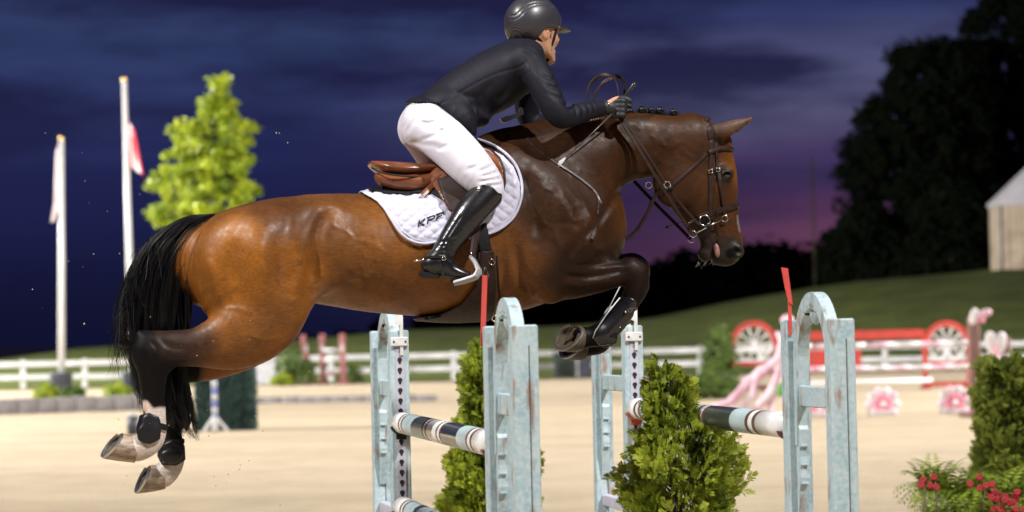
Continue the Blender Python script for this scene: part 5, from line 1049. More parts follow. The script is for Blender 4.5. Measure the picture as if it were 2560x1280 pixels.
hoof('hoof', V3(1432, 866, .12), V3(1462, 868, .13), V3(1400, 884, .13) - V3(1466, 840, .13), (-.66, -.45, .58), .066, .052, 'dark far fore hoof', HOOFD)
# ================================================================== tack
LEATH = mat('dark brown leather', (.030, .015, .012), .48, var=.35, scale=40, bump=.25, bscale=220, spec=.22, dist=.001)
LEATHT = mat('chestnut saddle leather', (.20, .062, .022), .28, var=.4, scale=14, bump=.15, bscale=200, spec=.6, dist=.001)
LEATHB = mat('black leather', (.010, .0095, .011), .27, var=.3, scale=20, bump=.3, bscale=90, spec=.55, coat=.15, dist=.0015)
NEOP = mat('black neoprene', (.008, .0075, .008), .7, spec=.25, bump=.2, bscale=300)
STEEL = mat('polished steel', (.72, .70, .66), .18, metal=1.0, var=.15)
PADM = mat('white quilted cotton', (.50, .49, .60), .85, var=.08, scale=60, bump=.3, bscale=500, sheen=.2, dist=.001)
THREAD = mat('black embroidery', (.012, .012, .02), .8); STITCH = mat('cream stitching', (.45, .38, .32), .8)
SILV = mat('reflective grey strap', (.15, .14, .145), .35, spec=.6)
def shell(poly_px, off, th, vpl=-.28, h=.005, vr=(-.44, .44), thick=None, extra=None, relax=1):
    """a sheet lying on the horse, cut to an outline drawn on the flank"""
    P = np.array(H(poly_px, vpl)); lo = P.min(0) - .03; hi = P.max(0) + .03
    G = SDF((lo[0], vr[0], lo[1]), (hi[0], vr[1], hi[1]), h); X, Y, Z = G.ax; F = S.sample(X, Y, Z)
    XX, ZZ = np.meshgrid(X, Z, indexing='ij'); D = poly_sd(P, XX, ZZ).astype(np.float32)
    t = th if thick is None else thick(XX, ZZ, D)[:, None, :]
    F = np.abs(F - off) - t; D3 = np.broadcast_to(D[:, None, :], F.shape); k = .006
    hh = np.clip(.5 - .5 * (D3 - F) / k, 0, 1); G.F = (D3 * (1 - hh) + F * hh + k * hh * (1 - hh)).astype(np.float32)
    if extra: extra(G)
    for a in (0, -1): G.F[a] = 1; G.F[:, a] = 1; G.F[:, :, a] = 1
    return G.mesh(relax)
PADPX = [(921, 478), (948, 500), (975, 542), (1000, 580), (1028, 602), (1062, 609), (1095, 604), (1140, 600), (1185, 592), (1225, 583), (1258, 567), (1287, 538), (1303, 495), (1304, 455), (1291, 415), (1266, 385), (1232, 362), (1190, 346), (1150, 300), (920, 380), (910, 440)]
def saddle_pad():
    r = hroot('saddle_pad', tuple(hp(1110, 600, 0))); tag(r, 'white diamond quilted saddle pad with black letters under the saddle', 'saddle pad')
    def th(X, Z, D):
        a = (X * .8 + Z) / .036; b = (X * .8 - Z) / .036; q = np.abs(np.sin(a * math.pi / 1.3)) * np.abs(np.sin(b * math.pi / 1.3))
        return (.0040 + .0090 * np.sqrt(q) * np.clip((-D - .012) / .008, 0, 1)).astype(np.float32)
    V, Q = shell(PADPX, .010, .006, thick=th, h=.0045, vr=(-.40, .40)); raw_mesh('quilted_panel', V, Q, PADM, r)
    # bound edge
    edge = catmull([onh(x, y, .016) for x, y in PADPX[:18]], 4); m = MB(); m.tube([tuple(p) for p in edge], .006, 8); m.build('binding', PADM, r)
    # KPF letters, stroke by stroke, following the cloth
    G = {'K': [[(0, 0), (0, 1)], [(.75, 1), (.06, .48), (.8, 0)]], 'P': [[(0, 0), (0, .62)], [(-.25, 1), (.72, 1), (.86, .82), (.74, .55), (.02, .5)]], 'F': [[(0, 0), (0, .62)], [(-.25, 1), (.85, 1)], [(0, .52), (.66, .52)]]}
    o = np.array((1046, 567.)); ex = np.array((19.0, -6.7)); ey = np.array((2.6, -15.5)); m = MB(); x0 = 0
    for ch in 'KPF':
        for st in G[ch]:
            px = [o + ex * (x0 + a) + ey * b for a, b in st]; fine = []
            for a, b in zip(px[:-1], px[1:]): fine += [a + (b - a) * t for t in (0, .25, .5, .75)]
            fine.append(px[-1]); m.tube([tuple(onh(*q, .0285)) for q in fine], .0032, 6)
        x0 += 1.2
    m.build('lettering', THREAD, r)['label'] = 'black embroidered letters KPF'
    m = MB()
    V, Q = shell([(936, 470), (975, 478), (1020, 482), (1080, 478), (1130, 520), (1170, 545), (1170, 440), (930, 440)], .022, .006, h=.007, vr=(-.36, .36)); raw_mesh('dark_half_pad', V, Q, NEOP, r)
saddle_pad()
def saddle():
    r = hroot('saddle', tuple(hp(1090, 480, 0))); tag(r, 'brown leather jumping saddle with raised cantle between rider and pad', 'saddle')
    lo = hp(905, 560, -.3); hi = hp(1300, 330, -.3)
    G = SDF((lo[0], -.30, lo[2]), (hi[0], .30, hi[2]), .006)
    G.tube([nd(1212, 366, 0, 15, .05), nd(1180, 385, 0, 15, .075), nd(1130, 410, 0, 14, .11), nd(1070, 424, 0, 15, .15), nd(1015, 427, 0, 20, .175), nd(968, 423, 0, 19, .165), nd(942, 416, 0, 13, .13), nd(928, 410, 0, 7, .09)], k=.01)
    G.ridge(H([(935, 434), (990, 441), (1060, 447)], -.15), -.006, .004, fade=False)
    V, Q = G.mesh(2); seat = raw_mesh('seat', V, Q, LEATHT, r)
    m = MB(); m.tube([tuple(p) for p in catmull([hp(930, 420, -.115), hp(960, 433, -.165), hp(1010, 440, -.178), hp(1065, 442, -.16)], 6)], .0045, 6); m.build('piping', LEATH, seat, off=r['_off'])
    for s in (-1, 1):
        G = SDF((lo[0], -.30, lo[2]), (hi[0], .30, hi[2]), .007)
        G.tube([nd(1120, 452, s * .11, 24, .06), nd(1060, 456, s * .115, 25, .065), nd(1000, 455, s * .11, 22, .06), nd(960, 447, s * .10, 16, .05), nd(944, 441, s * .09, 9, .03)], k=.01)
        V, Q = G.mesh(2); raw_mesh('panel', V, Q, LEATHT, r)
    MB().strap([hp(938, 440, -.10), hp(943, 452, -.11), hp(952, 462, -.115)], .022, .006, (-1, -.4, 0)).build('panel_tab', LEATHT, r)
    for s, vr in ((-1, (-.44, -.05)), (1, (.05, .44))):
        V, Q = shell([(1196, 360), (1228, 371), (1250, 392), (1263, 422), (1266, 458), (1256, 490), (1232, 518), (1195, 537), (1150, 543), (1118, 528), (1102, 490), (1080, 440), (1090, 405), (1150, 385)], .040, .008, vr=vr, h=.006, relax=2)
        raw_mesh('flap', V, Q, LEATH if s > 0 else [LEATHT], r)
    m = MB(); m.tube([tuple(onh(x, y, .054)) for x, y in ((1196, 362), (1226, 373), (1248, 394), (1260, 423), (1263, 458), (1253, 489), (1230, 516))], .005, 6); m.build('flap_piping', LEATH, r)
    # rear block of the flap and the stirrup leather with its keeper
    V, Q = shell([(1098, 445), (1140, 430), (1180, 450), (1172, 490), (1150, 522), (1122, 533), (1108, 500)], .052, .008, vr=(-.44, -.05), h=.006, relax=2); raw_mesh('knee_block', V, Q, LEATH, r)
    pts = [onh(x, y, .066) for x, y in ((1116, 431), (1098, 446), (1078, 466), (1056, 488))]
    m = MB(); m.strap(catmull(pts, 3).tolist(), .026, .006, (-.2, -1, .2)); m.build('leather_end', LEATHT, r)
    m = MB(); m.strap([onh(1104, 428, .074), onh(1116, 442, .074)], .014, .008, (-.2, -1, .2)); m.build('keeper', LEATHT, r)
    # girth and belly guard
    for vr in ((-.44, -.02), (.02, .44)): V, Q = shell([(1178, 556), (1214, 556), (1228, 630), (1196, 632)], .014, .009, vr=vr, h=.006); raw_mesh('girth_strap', V, Q, NEOP, r)
    V, Q = shell([(1196, 626), (1232, 626), (1244, 700), (1252, 775), (1246, 822), (1062, 822), (1060, 792), (1110, 786), (1158, 762), (1190, 716)], .013, .009, vr=(-.42, .42), h=.006)
    g = raw_mesh('belly_guard', V, Q, LEATH, r)
    for pts in ([(1064, 797), (1112, 790), (1162, 765), (1193, 718), (1198, 632)], [(1242, 640), (1246, 710), (1252, 772)]):
        m = MB(); m.tube([tuple(onh(x, y, .021)) for x, y in pts], .0045, 6); m.build('edge_binding', NEOP, g, off=r['_off'])
    for pts in ([(1212, 668), (1206, 690), (1214, 712), (1220, 730), (1214, 745)], [(1213, 668), (1222, 690), (1216, 712), (1211, 730), (1215, 745)]):
        m = MB(); m.tube([tuple(onh(x, y, .0235)) for x, y in pts], .0011, 5); m.build('stitching', STITCH, g, off=r['_off'])
    p = onh(1229, 655, .026); MB().ring(p, .013, .0024, (0, 1, 0), 16, 6, .8).build('d_ring', STEEL, r)
    p = onh(1232, 790, .02); MB().ring(hp(1237, 796, -.12), .012, .0025, (0, 1, .2), 16, 6).build('girth_ring', STEEL, r)
    # stirrup
    v = -.405
    m = MB(); m.strap([onh(1192, 560, .03), hp(1184, 600, v + .02), hp(1178, 640, v)], .024, .005, (0.2, -1, 0)); m.strap([onh(1198, 560, .03), hp(1192, 600, v + .03), hp(1182, 640, v)], .024, .005, (.4, -1, 0)); m.build('stirrup_leather', LEATH, r)
    ir = mat('pale grey stirrup', (.33, .33, .345), .4, var=.15, spec=.5)
    st = MB(); a = hp(1176, 640, v); n1, n2 = hp(1190, 692, v - .05), hp(1152, 702, v - .02)
    f1, f2 = hp(1196, 688, v + .06), hp(1156, 698, v + .08)
    m = MB(); m.strap([a, hp(1188, 655, v - .03), hp(1197, 675, v - .052), n1 + np.array([0, -.004, 0])], [.012, .018, .026, .032], .009, (.7, -1, 0))
    m.strap([a, hp(1186, 652, v + .04), hp(1196, 672, v + .07), f1], [.016, .022, .028, .034], .010, (.3, 1, 0)); m.build('stirrup_arm', ir, r)
    m = MB(); c = (hp(1180, 694, v - .045) + hp(1140, 704, v + .05)) / 2
    m.strap([hp(1197, 685, v - .052), hp(1190, 693, v - .05), hp(1160, 703, v - .03), hp(1135, 709, v - .015)], [.022, .028, .028, .022], .012, (-.1, -.75, -.7)); m.build('stirrup_tread', ir, r)
    m = MB(); m.box((c + np.array([.0, .03, .002])), (.09, .10, .012), M=Matrix.Rotation(R(-10), 3, 'Y'), bev=.004); m.build('tread_pad', NEOP, r)
    MB().ring(hp(1176, 638, v), .012, .004, (1, .2, 0), 14, 6).build('stirrup_eye', STEEL, r)
saddle()
def nrm_h(p):
    e = .01; f = lambda q: float(S.sample(np.array([q[0]]), np.array([q[1]]), np.array([q[2]]))[0, 0, 0])
    g = np.array([f(p + np.eye(3)[i] * e) - f(p - np.eye(3)[i] * e) for i in range(3)]); return g / (np.linalg.norm(g) + 1e-9)
def hstrap(pts, w=.017, t=.005, off=.005, fine=3):
    q = catmull([np.array((x, y, 0.)) for x, y in pts], fine) if len(pts) > 2 else np.array([[*pts[0], 0], [(pts[0][0] + pts[1][0]) / 2, (pts[0][1] + pts[1][1]) / 2, 0], [*pts[1], 0]], float)
    P = [onh(a[0], a[1], off) for a in q]; N = [nrm_h(p) for p in P]; return P, N
def bridle():
    r = hroot('bridle', tuple(hp(1780, 600, 0))); tag(r, 'dark brown leather bridle with steel gag bit on the horse head', 'bridle')
    def strap(name, pts, w=.016, m=LEATH, mirror=True, off=.006, raised=False):
        P, N = hstrap(pts, off=off); b = MB(); b.strap(P, w, .005, N)
        if raised: b.tube([p + n * .004 for p, n in zip(P, N)], w * .22, 6)
        b.build(name, m, r)
        if mirror:
            Q = [p * np.array([1, -1, 1]) for p in P]; NN = [n * np.array([1, -1, 1]) for n in N]; b = MB(); b.strap(Q, w, .005, NN); b.build(name, m, r)
    strap('headpiece', [(1771, 303), (1776, 325), (1781, 350), (1782, 378)], .030)
    # crown over the poll
    top = [onh(1771, 303, .006), hp(1768, 296, -.045), hp(1767, 293, 0), hp(1768, 296, .045)]; q = onh(1771, 303, .006) * np.array([1, -1, 1])
    b = MB(); b.strap(catmull(top + [q], 3).tolist(), .032, .008, [(0, p[1] * 2, 1) for p in catmull(top + [q], 3)]); b.build('crown', LEATH, r)
    strap('cheekpiece', [(1779, 376), (1776, 430), (1777, 490), (1778, 540)], .015); strap('cheekpiece', [(1791, 340), (1792, 385), (1797, 430), (1805, 485), (1812, 534)], .015, off=.008)
    P, N = hstrap([(1772, 381), (1795, 373), (1815, 371), (1831, 373)], off=.008); b = MB(); mir = [p * np.array([1, -1, 1]) for p in P[::-1]]
    mid = [hp(1833, 374, 0)]; L_ = P + mid + mir; NN = [tuple(n) for n in N] + [(1, 0, .2)] + [tuple(n * np.array([1, -1, 1])) for n in N[::-1]]
    b.strap(L_, .020, .008, NN); b.build('browband', LEATH, r)
    P, N = hstrap([(1790, 528), (1810, 523), (1830, 518), (1843, 514)], off=.008); mir = [p * np.array([1, -1, 1]) for p in P[::-1]]
    b = MB(); b.strap(P + [hp(1847, 514, 0)] + mir, .024, .008, [tuple(n) for n in N] + [(1, 0, .1)] + [tuple(n * np.array([1, -1, 1])) for n in N[::-1]]); b.build('noseband', LEATH, r)
    strap('noseband_back', [(1790, 528), (1770, 534), (1745, 543), (1722, 560)], .02)
    strap('throatlash', [(1768, 384), (1745, 407), (1712, 436), (1682, 462), (1664, 476)], .016, off=.008)
    for x, y in ((1777, 428), (1796, 424)):
        p = onh(x, y, .013); MB().ring(p, .0095, .002, (.2, 1, 0), 4, 6, 1.2).build('buckle', STEEL, r)
    # gag bit: rings, bar
    v = -.068; bit = MB(); c = hp(1762, 551, v - .012); bit.ring(c, .0225, .0026, (0.15, 1, 0), 24, 6)
    bit.ring(hp(1812, 546, v - .002), .0135, .0023, (.15, 1, 0), 20, 6); bit.ring(hp(1733, 585, v - .006), .0135, .0024, (.15, 1, 0), 20, 6)
    bit.tube([hp(1802, 550, v - .006), hp(1777, 562, v - .014), hp(1768, 568, v - .014), hp(1742, 581, v - .01)], .0038, 8); bit.tube([hp(1772, 560, v - .012), hp(1772, 564, 0), hp(1772, 560, -v + .012)], .007, 8)
    bit.ring(hp(1728, 598, .06), .0135, .0024, (.15, 1, 0), 20, 6); bit.ring(hp(1766, 560, .08), .0225, .0026, (.15, 1, 0), 20, 6); bit.build('bit', STEEL, r)
    MB().ball(hp(1772, 566, v - .012), (.016, .012, .014), 10, 8).build('bit_guard', NEOP, r)
    # reins
    hand = hp(1548, 292, -.135)
    def rein(name, P, w=.014, nn=(.3, -1, .3), m=LEATH): b = MB(); b.strap(catmull(P, 5).tolist(), w, .004, nn); b.build(name, m, r)
    rein('rein', [hand, hp(1602, 380, -.15), hp(1660, 475, -.13), hp(1705, 545, -.10), hp(1732, 588, -.08)], .017)
    rein('rein', [hand + np.array([.012, .004, .008]), hp(1612, 375, -.145), hp(1670, 466, -.125), hp(1712, 522, -.10), hp(1748, 562, -.085)], .013)
    rein('rein', [hp(1585, 452, .11), hp(1640, 510, .11), hp(1690, 560, .09), hp(1727, 598, .06)], .017); rein('rein', [hp(1545, 280, .10), hp(1600, 370, .14), hp(1650, 470, .13), hp(1750, 562, .085)], .013)
    # slack bights looped over the hand
    rein('rein_loop', [hp(1468, 262, -.135), hp(1470, 225, -.13), hp(1490, 196, -.12), hp(1520, 187, -.11), hp(1540, 202, -.11), hp(1547, 235, -.12), hp(1548, 268, -.13)], .019, (1, -.4, .3))
    rein('rein_loop', [hp(1484, 250, -.08), hp(1492, 228, -.075), hp(1512, 204, -.07), hp(1543, 190, -.07), hp(1561, 205, -.08), hp(1562, 230, -.09), hp(1556, 265, -.11)], .017, (1, .4, .3))
bridle()
def breastplate():
    r = hroot('breastplate', tuple(hp(1480, 600, 0))); tag(r, 'leather breastplate with grey strap and martingale fork across the horse chest', 'breastplate')
    for nm, pts, w, m in (('shoulder_strap', [(1318, 345), (1345, 372), (1370, 392), (1396, 410)], .018, LEATH), ('chest_strap', [(1394, 409), (1430, 432), (1468, 460), (1490, 482), (1503, 508)], .010, SILV)):
        P, N = hstrap(pts, off=.006); b = MB(); b.strap(P, w, .005, N); b.build(nm, m, r)
        b = MB(); b.strap([p * np.array([1, -1, 1]) for p in P], w, .005, [n * np.array([1, -1, 1]) for n in N]); b.build(nm, m, r)
    P, N = hstrap([(1499, 502), (1499, 520), (1496, 545), (1490, 572), (1480, 598)], off=.006); b = MB(); b.strap(P, .018, .005, N); b.build('breast_strap', LEATH, r)
    b = MB(); b.strap(catmull([hp(1502, 571, -.02), hp(1512, 577, -.03), hp(1523, 592, -.035), hp(1550, 599, -.04), hp(1578, 588, -.05), hp(1604, 560, -.07), hp(1622, 525, -.09), hp(1640, 487, -.11), hp(1655, 470, -.125)], 4).tolist(), .016, .004, (.4, -1, .5)); b.build('martingale_fork', LEATH, r)
    b = MB(); b.strap(catmull([hp(1550, 600, .02), hp(1580, 588, .05), hp(1612, 545, .09), hp(1632, 500, .11)], 4).tolist(), .016, .004, (.4, -1, .5)); b.build('martingale_fork', LEATH, r)
    for p in (hp(1668, 462, -.13), hp(1622, 462, .12)): MB().ring(p, .014, .0028, (.4, 1, .2), 18, 6).build('martingale_ring', STEEL, r)
    MB().ball(hp(1676, 470, -.13), (.014, .006, .010), 10, 6).build('rein_stop', NEOP, r)
breastplate()
def leg_boots():
    rub = mat('glossy black boot shell', (.009, .009, .010), .40, spec=.35, coat=.05, bump=.2, bscale=90, dist=.002)
    # hind fetlock boots: moulded cups strapped round the joint
    for poly, vp, vr, domes, strap in (([(343, 1040), (372, 1032), (398, 1042), (404, 1066), (400, 1098), (374, 1110), (346, 1100), (338, 1070)], -.2, (-.30, -.08), [((369, 1082), (.042, .010, .040)), ((372, 1052), (.030, .009, .026))], [(380, 1050), (420, 1062), (420, 1078), (382, 1068)]),
                                       ([(398, 1112), (430, 1098), (462, 1112), (464, 1150), (440, 1164), (404, 1162), (393, 1140)], .15, (.04, .32), [((428, 1140), (.048, .018, .034))], [(395, 1100), (462, 1096), (462, 1110), (395, 1116)])):
        def dome(G):
            for (x, y), rr in domes:
                p = hp(x, y, vp); q = S.vcol(p[0], p[2]) if vp < 0 else vp - .045; G.ell(hp(x, y, q - .012), rr, k=.012)
        V, Q = shell(poly, .009, .008, vpl=vp, vr=vr, h=.0045, relax=2, extra=dome); o = raw_mesh('fetlock_boot', V, Q, rub, HORSE)
        V, Q = shell(strap, .006, .006, vpl=vp, vr=vr, h=.0045); raw_mesh('boot_strap', V, Q, NEOP, o, off=HORSE['_off'])
    # open fronted tendon boots
    for vr, dy, vp in (((-.30, -.03), 0, -.19), ((.02, .30), 4, .13)):
        G = [(1549, 742), (1575, 742), (1592, 752), (1586, 790), (1566, 822), (1530, 862), (1502, 866), (1482, 848), (1486, 830), (1515, 785)]
        V, Q = shell([(x, y + dy) for x, y in G], .010, .009, vpl=vp, vr=vr, h=.0045, relax=2); o = raw_mesh('tendon_boot', V, Q, LEATHB, HORSE)
        if vp > 0: continue
        m = MB(); m.ball(onh(1520, 840, .006), (.047, .014, .034), 18, 10, Matrix.Rotation(R(35), 3, 'Y')); m.build('strike_pad', LEATHB, o, off=HORSE['_off'])
        for a, b_ in (((1548, 820), (1578, 800)), ((1562, 782), (1590, 770))):
            P = [onh(a[0] + (b_[0] - a[0]) * t, a[1] + (b_[1] - a[1]) * t, .026) for t in (0, .33, .66, 1)]
            MB().strap(P, .020, .005, (0, -1, .3)).build('boot_strap', LEATH, o, off=HORSE['_off'])
            for t in (.35, .5, .62): c = onh(a[0] + (b_[0] - a[0]) * t, a[1] + (b_[1] - a[1]) * t, .030); MB().box(c, (.003, .003, .02), M=Matrix.Rotation(R(-35), 3, 'Y')).build('boot_hook', STEEL, o, off=HORSE['_off'])
            MB().ball(onh(a[0] + 2, a[1] - 2, .032), .004, 8, 6).build('boot_stud', STEEL, o, off=HORSE['_off'])
        e = [hp(1550, 716, .10), hp(1535, 745, .10), hp(1516, 782, .10)]
        MB().tube(e, .0025, 6).build('boot_edge', mat('white boot trim', (.7, .7, .72), .5), o, off=HORSE['_off'])
        m = MB(); m.tube([tuple(onh(x, y, .02)) for x, y in ((1550, 744), (1516, 786), (1488, 828), (1482, 846))], .0025, 6); m.build('boot_edge', bpy.data.materials['white boot trim'], o, off=HORSE['_off'])
leg_boots()
# ================================================================== the rider
RIDER = hroot('person', tuple(hp(1110, 700, 0)))
tag(RIDER, 'rider in navy jacket, white breeches and black helmet leaning forward over the horse', 'person')
SKIN = mat('skin', (.52, .27, .16), .45, var=.18, scale=30, bump=.12, bscale=300, spec=.4, dist=.001)
JACK = mat('navy jacket cloth', (.0075, .0075, .014), .62, var=.2, scale=5, bump=.25, bscale=900, spec=.22, dist=.0006)
BREE = mat('white breeches cloth', (.62, .605, .69), .75, var=.06, scale=9, bump=.15, bscale=700, sheen=.15, dist=.0006)
HELM = mat('carbon helmet shell', (.016, .016, .020), .36, var=.45, scale=3, spec=.45, coat=.1)
def carbon():
    nt = HELM.node_tree; N = nt.nodes; L = nt.links; b = N['Principled BSDF']; tc = N.new('ShaderNodeTexCoord'); w = N.new('ShaderNodeTexWave'); w.bands_direction = 'DIAGONAL'
    w.inputs['Scale'].default_value = 75; L.new(tc.outputs['Object'], w.inputs['Vector']); mx = N.new('ShaderNodeMix'); mx.data_type = 'RGBA'; L.new(w.outputs['Fac'], mx.inputs['Factor'])
    mx.inputs['A'].default_value = (.010, .010, .013, 1); mx.inputs['B'].default_value = (.055, .053, .062, 1); L.new(mx.outputs['Result'], b.inputs['Base Color'])
carbon()
def n3(x, y, v, r, l=None): c = hp(x, y, v); return (c[0], v, c[2], r, r if l is None else l)
ARM_N = [n3(1322, 152, -.155, .062), n3(1346, 192, -.215, .064), n3(1376, 252, -.262, .059), n3(1396, 286, -.272, .052), n3(1412, 293, -.262, .048), n3(1448, 283, -.22, .045), n3(1482, 275, -.175, .039), n3(1506, 271, -.15, .034)]
ARM_F = [n3(1318, 150, .155, .062), n3(1322, 195, .215, .062), n3(1318, 262, .262, .056), n3(1325, 300, .272, .05), n3(1350, 312, .26, .047), n3(1410, 312, .21, .043), n3(1470, 298, .15, .037), n3(1506, 286, .12, .033)]
LEG_N = [n3(1064, 316, -.075, .098), n3(1092, 334, -.13, .100), n3(1130, 368, -.205, .096), n3(1176, 415, -.285, .089), n3(1212, 455, -.325, .074), n3(1222, 478, -.335, .064)]
SHIN_N = [n3(1222, 478, -.335, .06), n3(1205, 500, -.345, .06), n3(1172, 538, -.36, .058), n3(1136, 588, -.372, .047), n3(1110, 628, -.38, .040), n3(1092, 660, -.385, .040)]
def mir(P): return [(a, -b, c, d, e) for a, b, c, d, e in P]
TORSO = [pr((1040, 244), (1095, 330), 0, .165), pr((1088, 207), (1165, 305), 0, .155), pr((1140, 168), (1222, 290), 0, .165), pr((1192, 136), (1280, 265), 0, .18), pr((1245, 113), (1322, 225), 0, .185), pr((1285, 108), (1345, 175), 0, .145)]
def thin(P, d): return [(a, b, c, r - d, l - d) for a, b, c, r, l in P]
def hand(G, W, K, s, grip, k=.008):
    """wrist W, knuckle centre K: palm, four fingers curled round the rein, thumb on top"""
    W, K = np.array(W), np.array(K); d = (K - W); d /= np.linalg.norm(d); up = np.array([0, 0, 1.]); up -= d * (d @ up); up /= np.linalg.norm(up); side = np.cross(d, up) * s
    nn = lambda p, r: (*p, r, r)
    G.tube([nn(W, .026), nn(W + d * .03, .028), nn(K - d * .012, .030)], k=.01); 
    for i in range(4):
        o = up * (.030 - .020 * i); b = K + o - d * .004; L_ = (.040, .044, .041, .033)[i]
        G.tube([nn(b - d * .02, .0115), nn(b + d * .012 + side * .004, .0108), nn(b + d * (L_ * .55) + side * .022, .0098), nn(b + d * .008 + side * .040, .009), nn(b - d * .010 + side * .034, .008)], k=k, n=3)
    b = W + d * .03 + up * .022 + side * .012
    G.tube([nn(b, .013), nn(b + d * .028 + up * .018 + side * .008, .0115), nn(b + d * .055 + up * .020 + side * .014, .0098), nn(b + d * .072 + up * .012 + side * .02, .008)], k=k, n=3)
WN, KN = hp(1506, 268, -.148), hp(1545, 272, -.128); WF, KF = hp(1506, 284, .12), hp(1548, 284, .09)
def head(G):
    a = R(24)   # head turned away from the camera
    c = hp(1342, 62, .0); fx = np.array([math.cos(a), math.sin(a), 0]); sx = np.array([-math.sin(a), math.cos(a), 0]); up = np.array([0.10, .04, 1.]); up /= np.linalg.norm(up); fx = fx - up * (fx @ up); fx /= np.linalg.norm(fx)
    P = lambda f, s, u: c + fx * f + sx * s + up * u
    nn = lambda p, r, l=None: (*p, r, l or r)
    G.ell(P(0, 0, 0), (.092, .074, .092), k=.01, yaw=a)
    G.ell(P(.040, 0, -.055), (.056, .060, .075), k=.03, yaw=a)                # face
    G.tube([nn(P(-.005, -.052, -.075), .020), nn(P(.035, -.042, -.118), .020), nn(P(.074, -.008, -.140), .021), nn(P(.074, .008, -.140), .021), nn(P(.035, .042, -.118), .020), nn(P(-.005, .052, -.075), .020)], k=.03)   # jaw
    G.ell(P(.078, 0, -.135), (.020, .022, .018), k=.02, yaw=a)
    G.tube([nn(P(.088, 0, -.028), .012), nn(P(.104, 0, -.060), .0125), nn(P(.097, 0, -.072), .013)], k=.012)  # nose
    for s in (-1, 1):
        G.ell(P(.076, s * .032, -.055), (.022, .020, .018), k=.02, yaw=a)      # cheek
        G.tube([nn(P(.086, s * .012, -.016), .010), nn(P(.080, s * .042, -.016), .010)], k=.012)   # brow
        G.ell(P(.094, s * .030, -.032), (.013, .014, .009), k=.008, op='s', yaw=a)
        G.ell(P(.078, s * .030, -.034), (.014, .015, .012), k=.004, yaw=a)     # eyeball under the lid
        # ear
        G.ell(P(-.004, s * .078, -.042), (.020, .010, .032), k=.006, yaw=a); G.ell(P(-.001, s * .086, -.040), (.011, .007, .020), k=.004, op='s', yaw=a); G.ell(P(.006, s * .079, -.042), (.006, .008, .008), k=.004, yaw=a)
    G.tube([nn(P(.086, -.022, -.104), .006), nn(P(.097, 0, -.101), .0075), nn(P(.086, .022, -.104), .006)], k=.008); G.tube([nn(P(.085, -.018, -.113), .006), nn(P(.095, 0, -.113), .007), nn(P(.085, .018, -.113), .006)], k=.008)
    G.tube([nn(P(-.02, 0, -.06), .062), nn(P(-.035, 0, -.12), .056), nn(hp(1300, 140, 0), .062)], k=.03)      # neck
    return P
def person_body():
    lo = hp(985, 720, -.45); hi = hp(1600, -30, .0)
    G = SDF((lo[0], -.46, lo[2]), (hi[0], .46, hi[2]), .0062)
    P = head(G); G.tube(thin(TORSO, .018), k=.03); G.tube(thin(ARM_N, .012), k=.02); G.tube(thin(ARM_F, .012), k=.02)
    G.tube([n3(1318, 150, -.15, .05), n3(1310, 145, 0, .055), n3(1318, 150, .15, .05)], k=.03)
    for L_ in (LEG_N, SHIN_N): G.tube(thin(L_, .014), k=.03); G.tube(thin(mir(L_), .014), k=.03)
    G.ell(hp(1068, 308, 0), (.09, .135, .09), ang=R(-30), k=.03)
    foot = [n3(1092, 665, -.385, .03), n3(1130, 680, -.39, .026), n3(1160, 686, -.395, .018)]
    G.tube(foot, k=.02); G.tube(mir(foot), k=.02); hand(G, WN, KN, 1, 0); hand(G, WF, KF, -1, 0)
    V, Q = G.mesh(1); raw_mesh('body', V, Q, SKIN, RIDER); return P
HP = person_body()
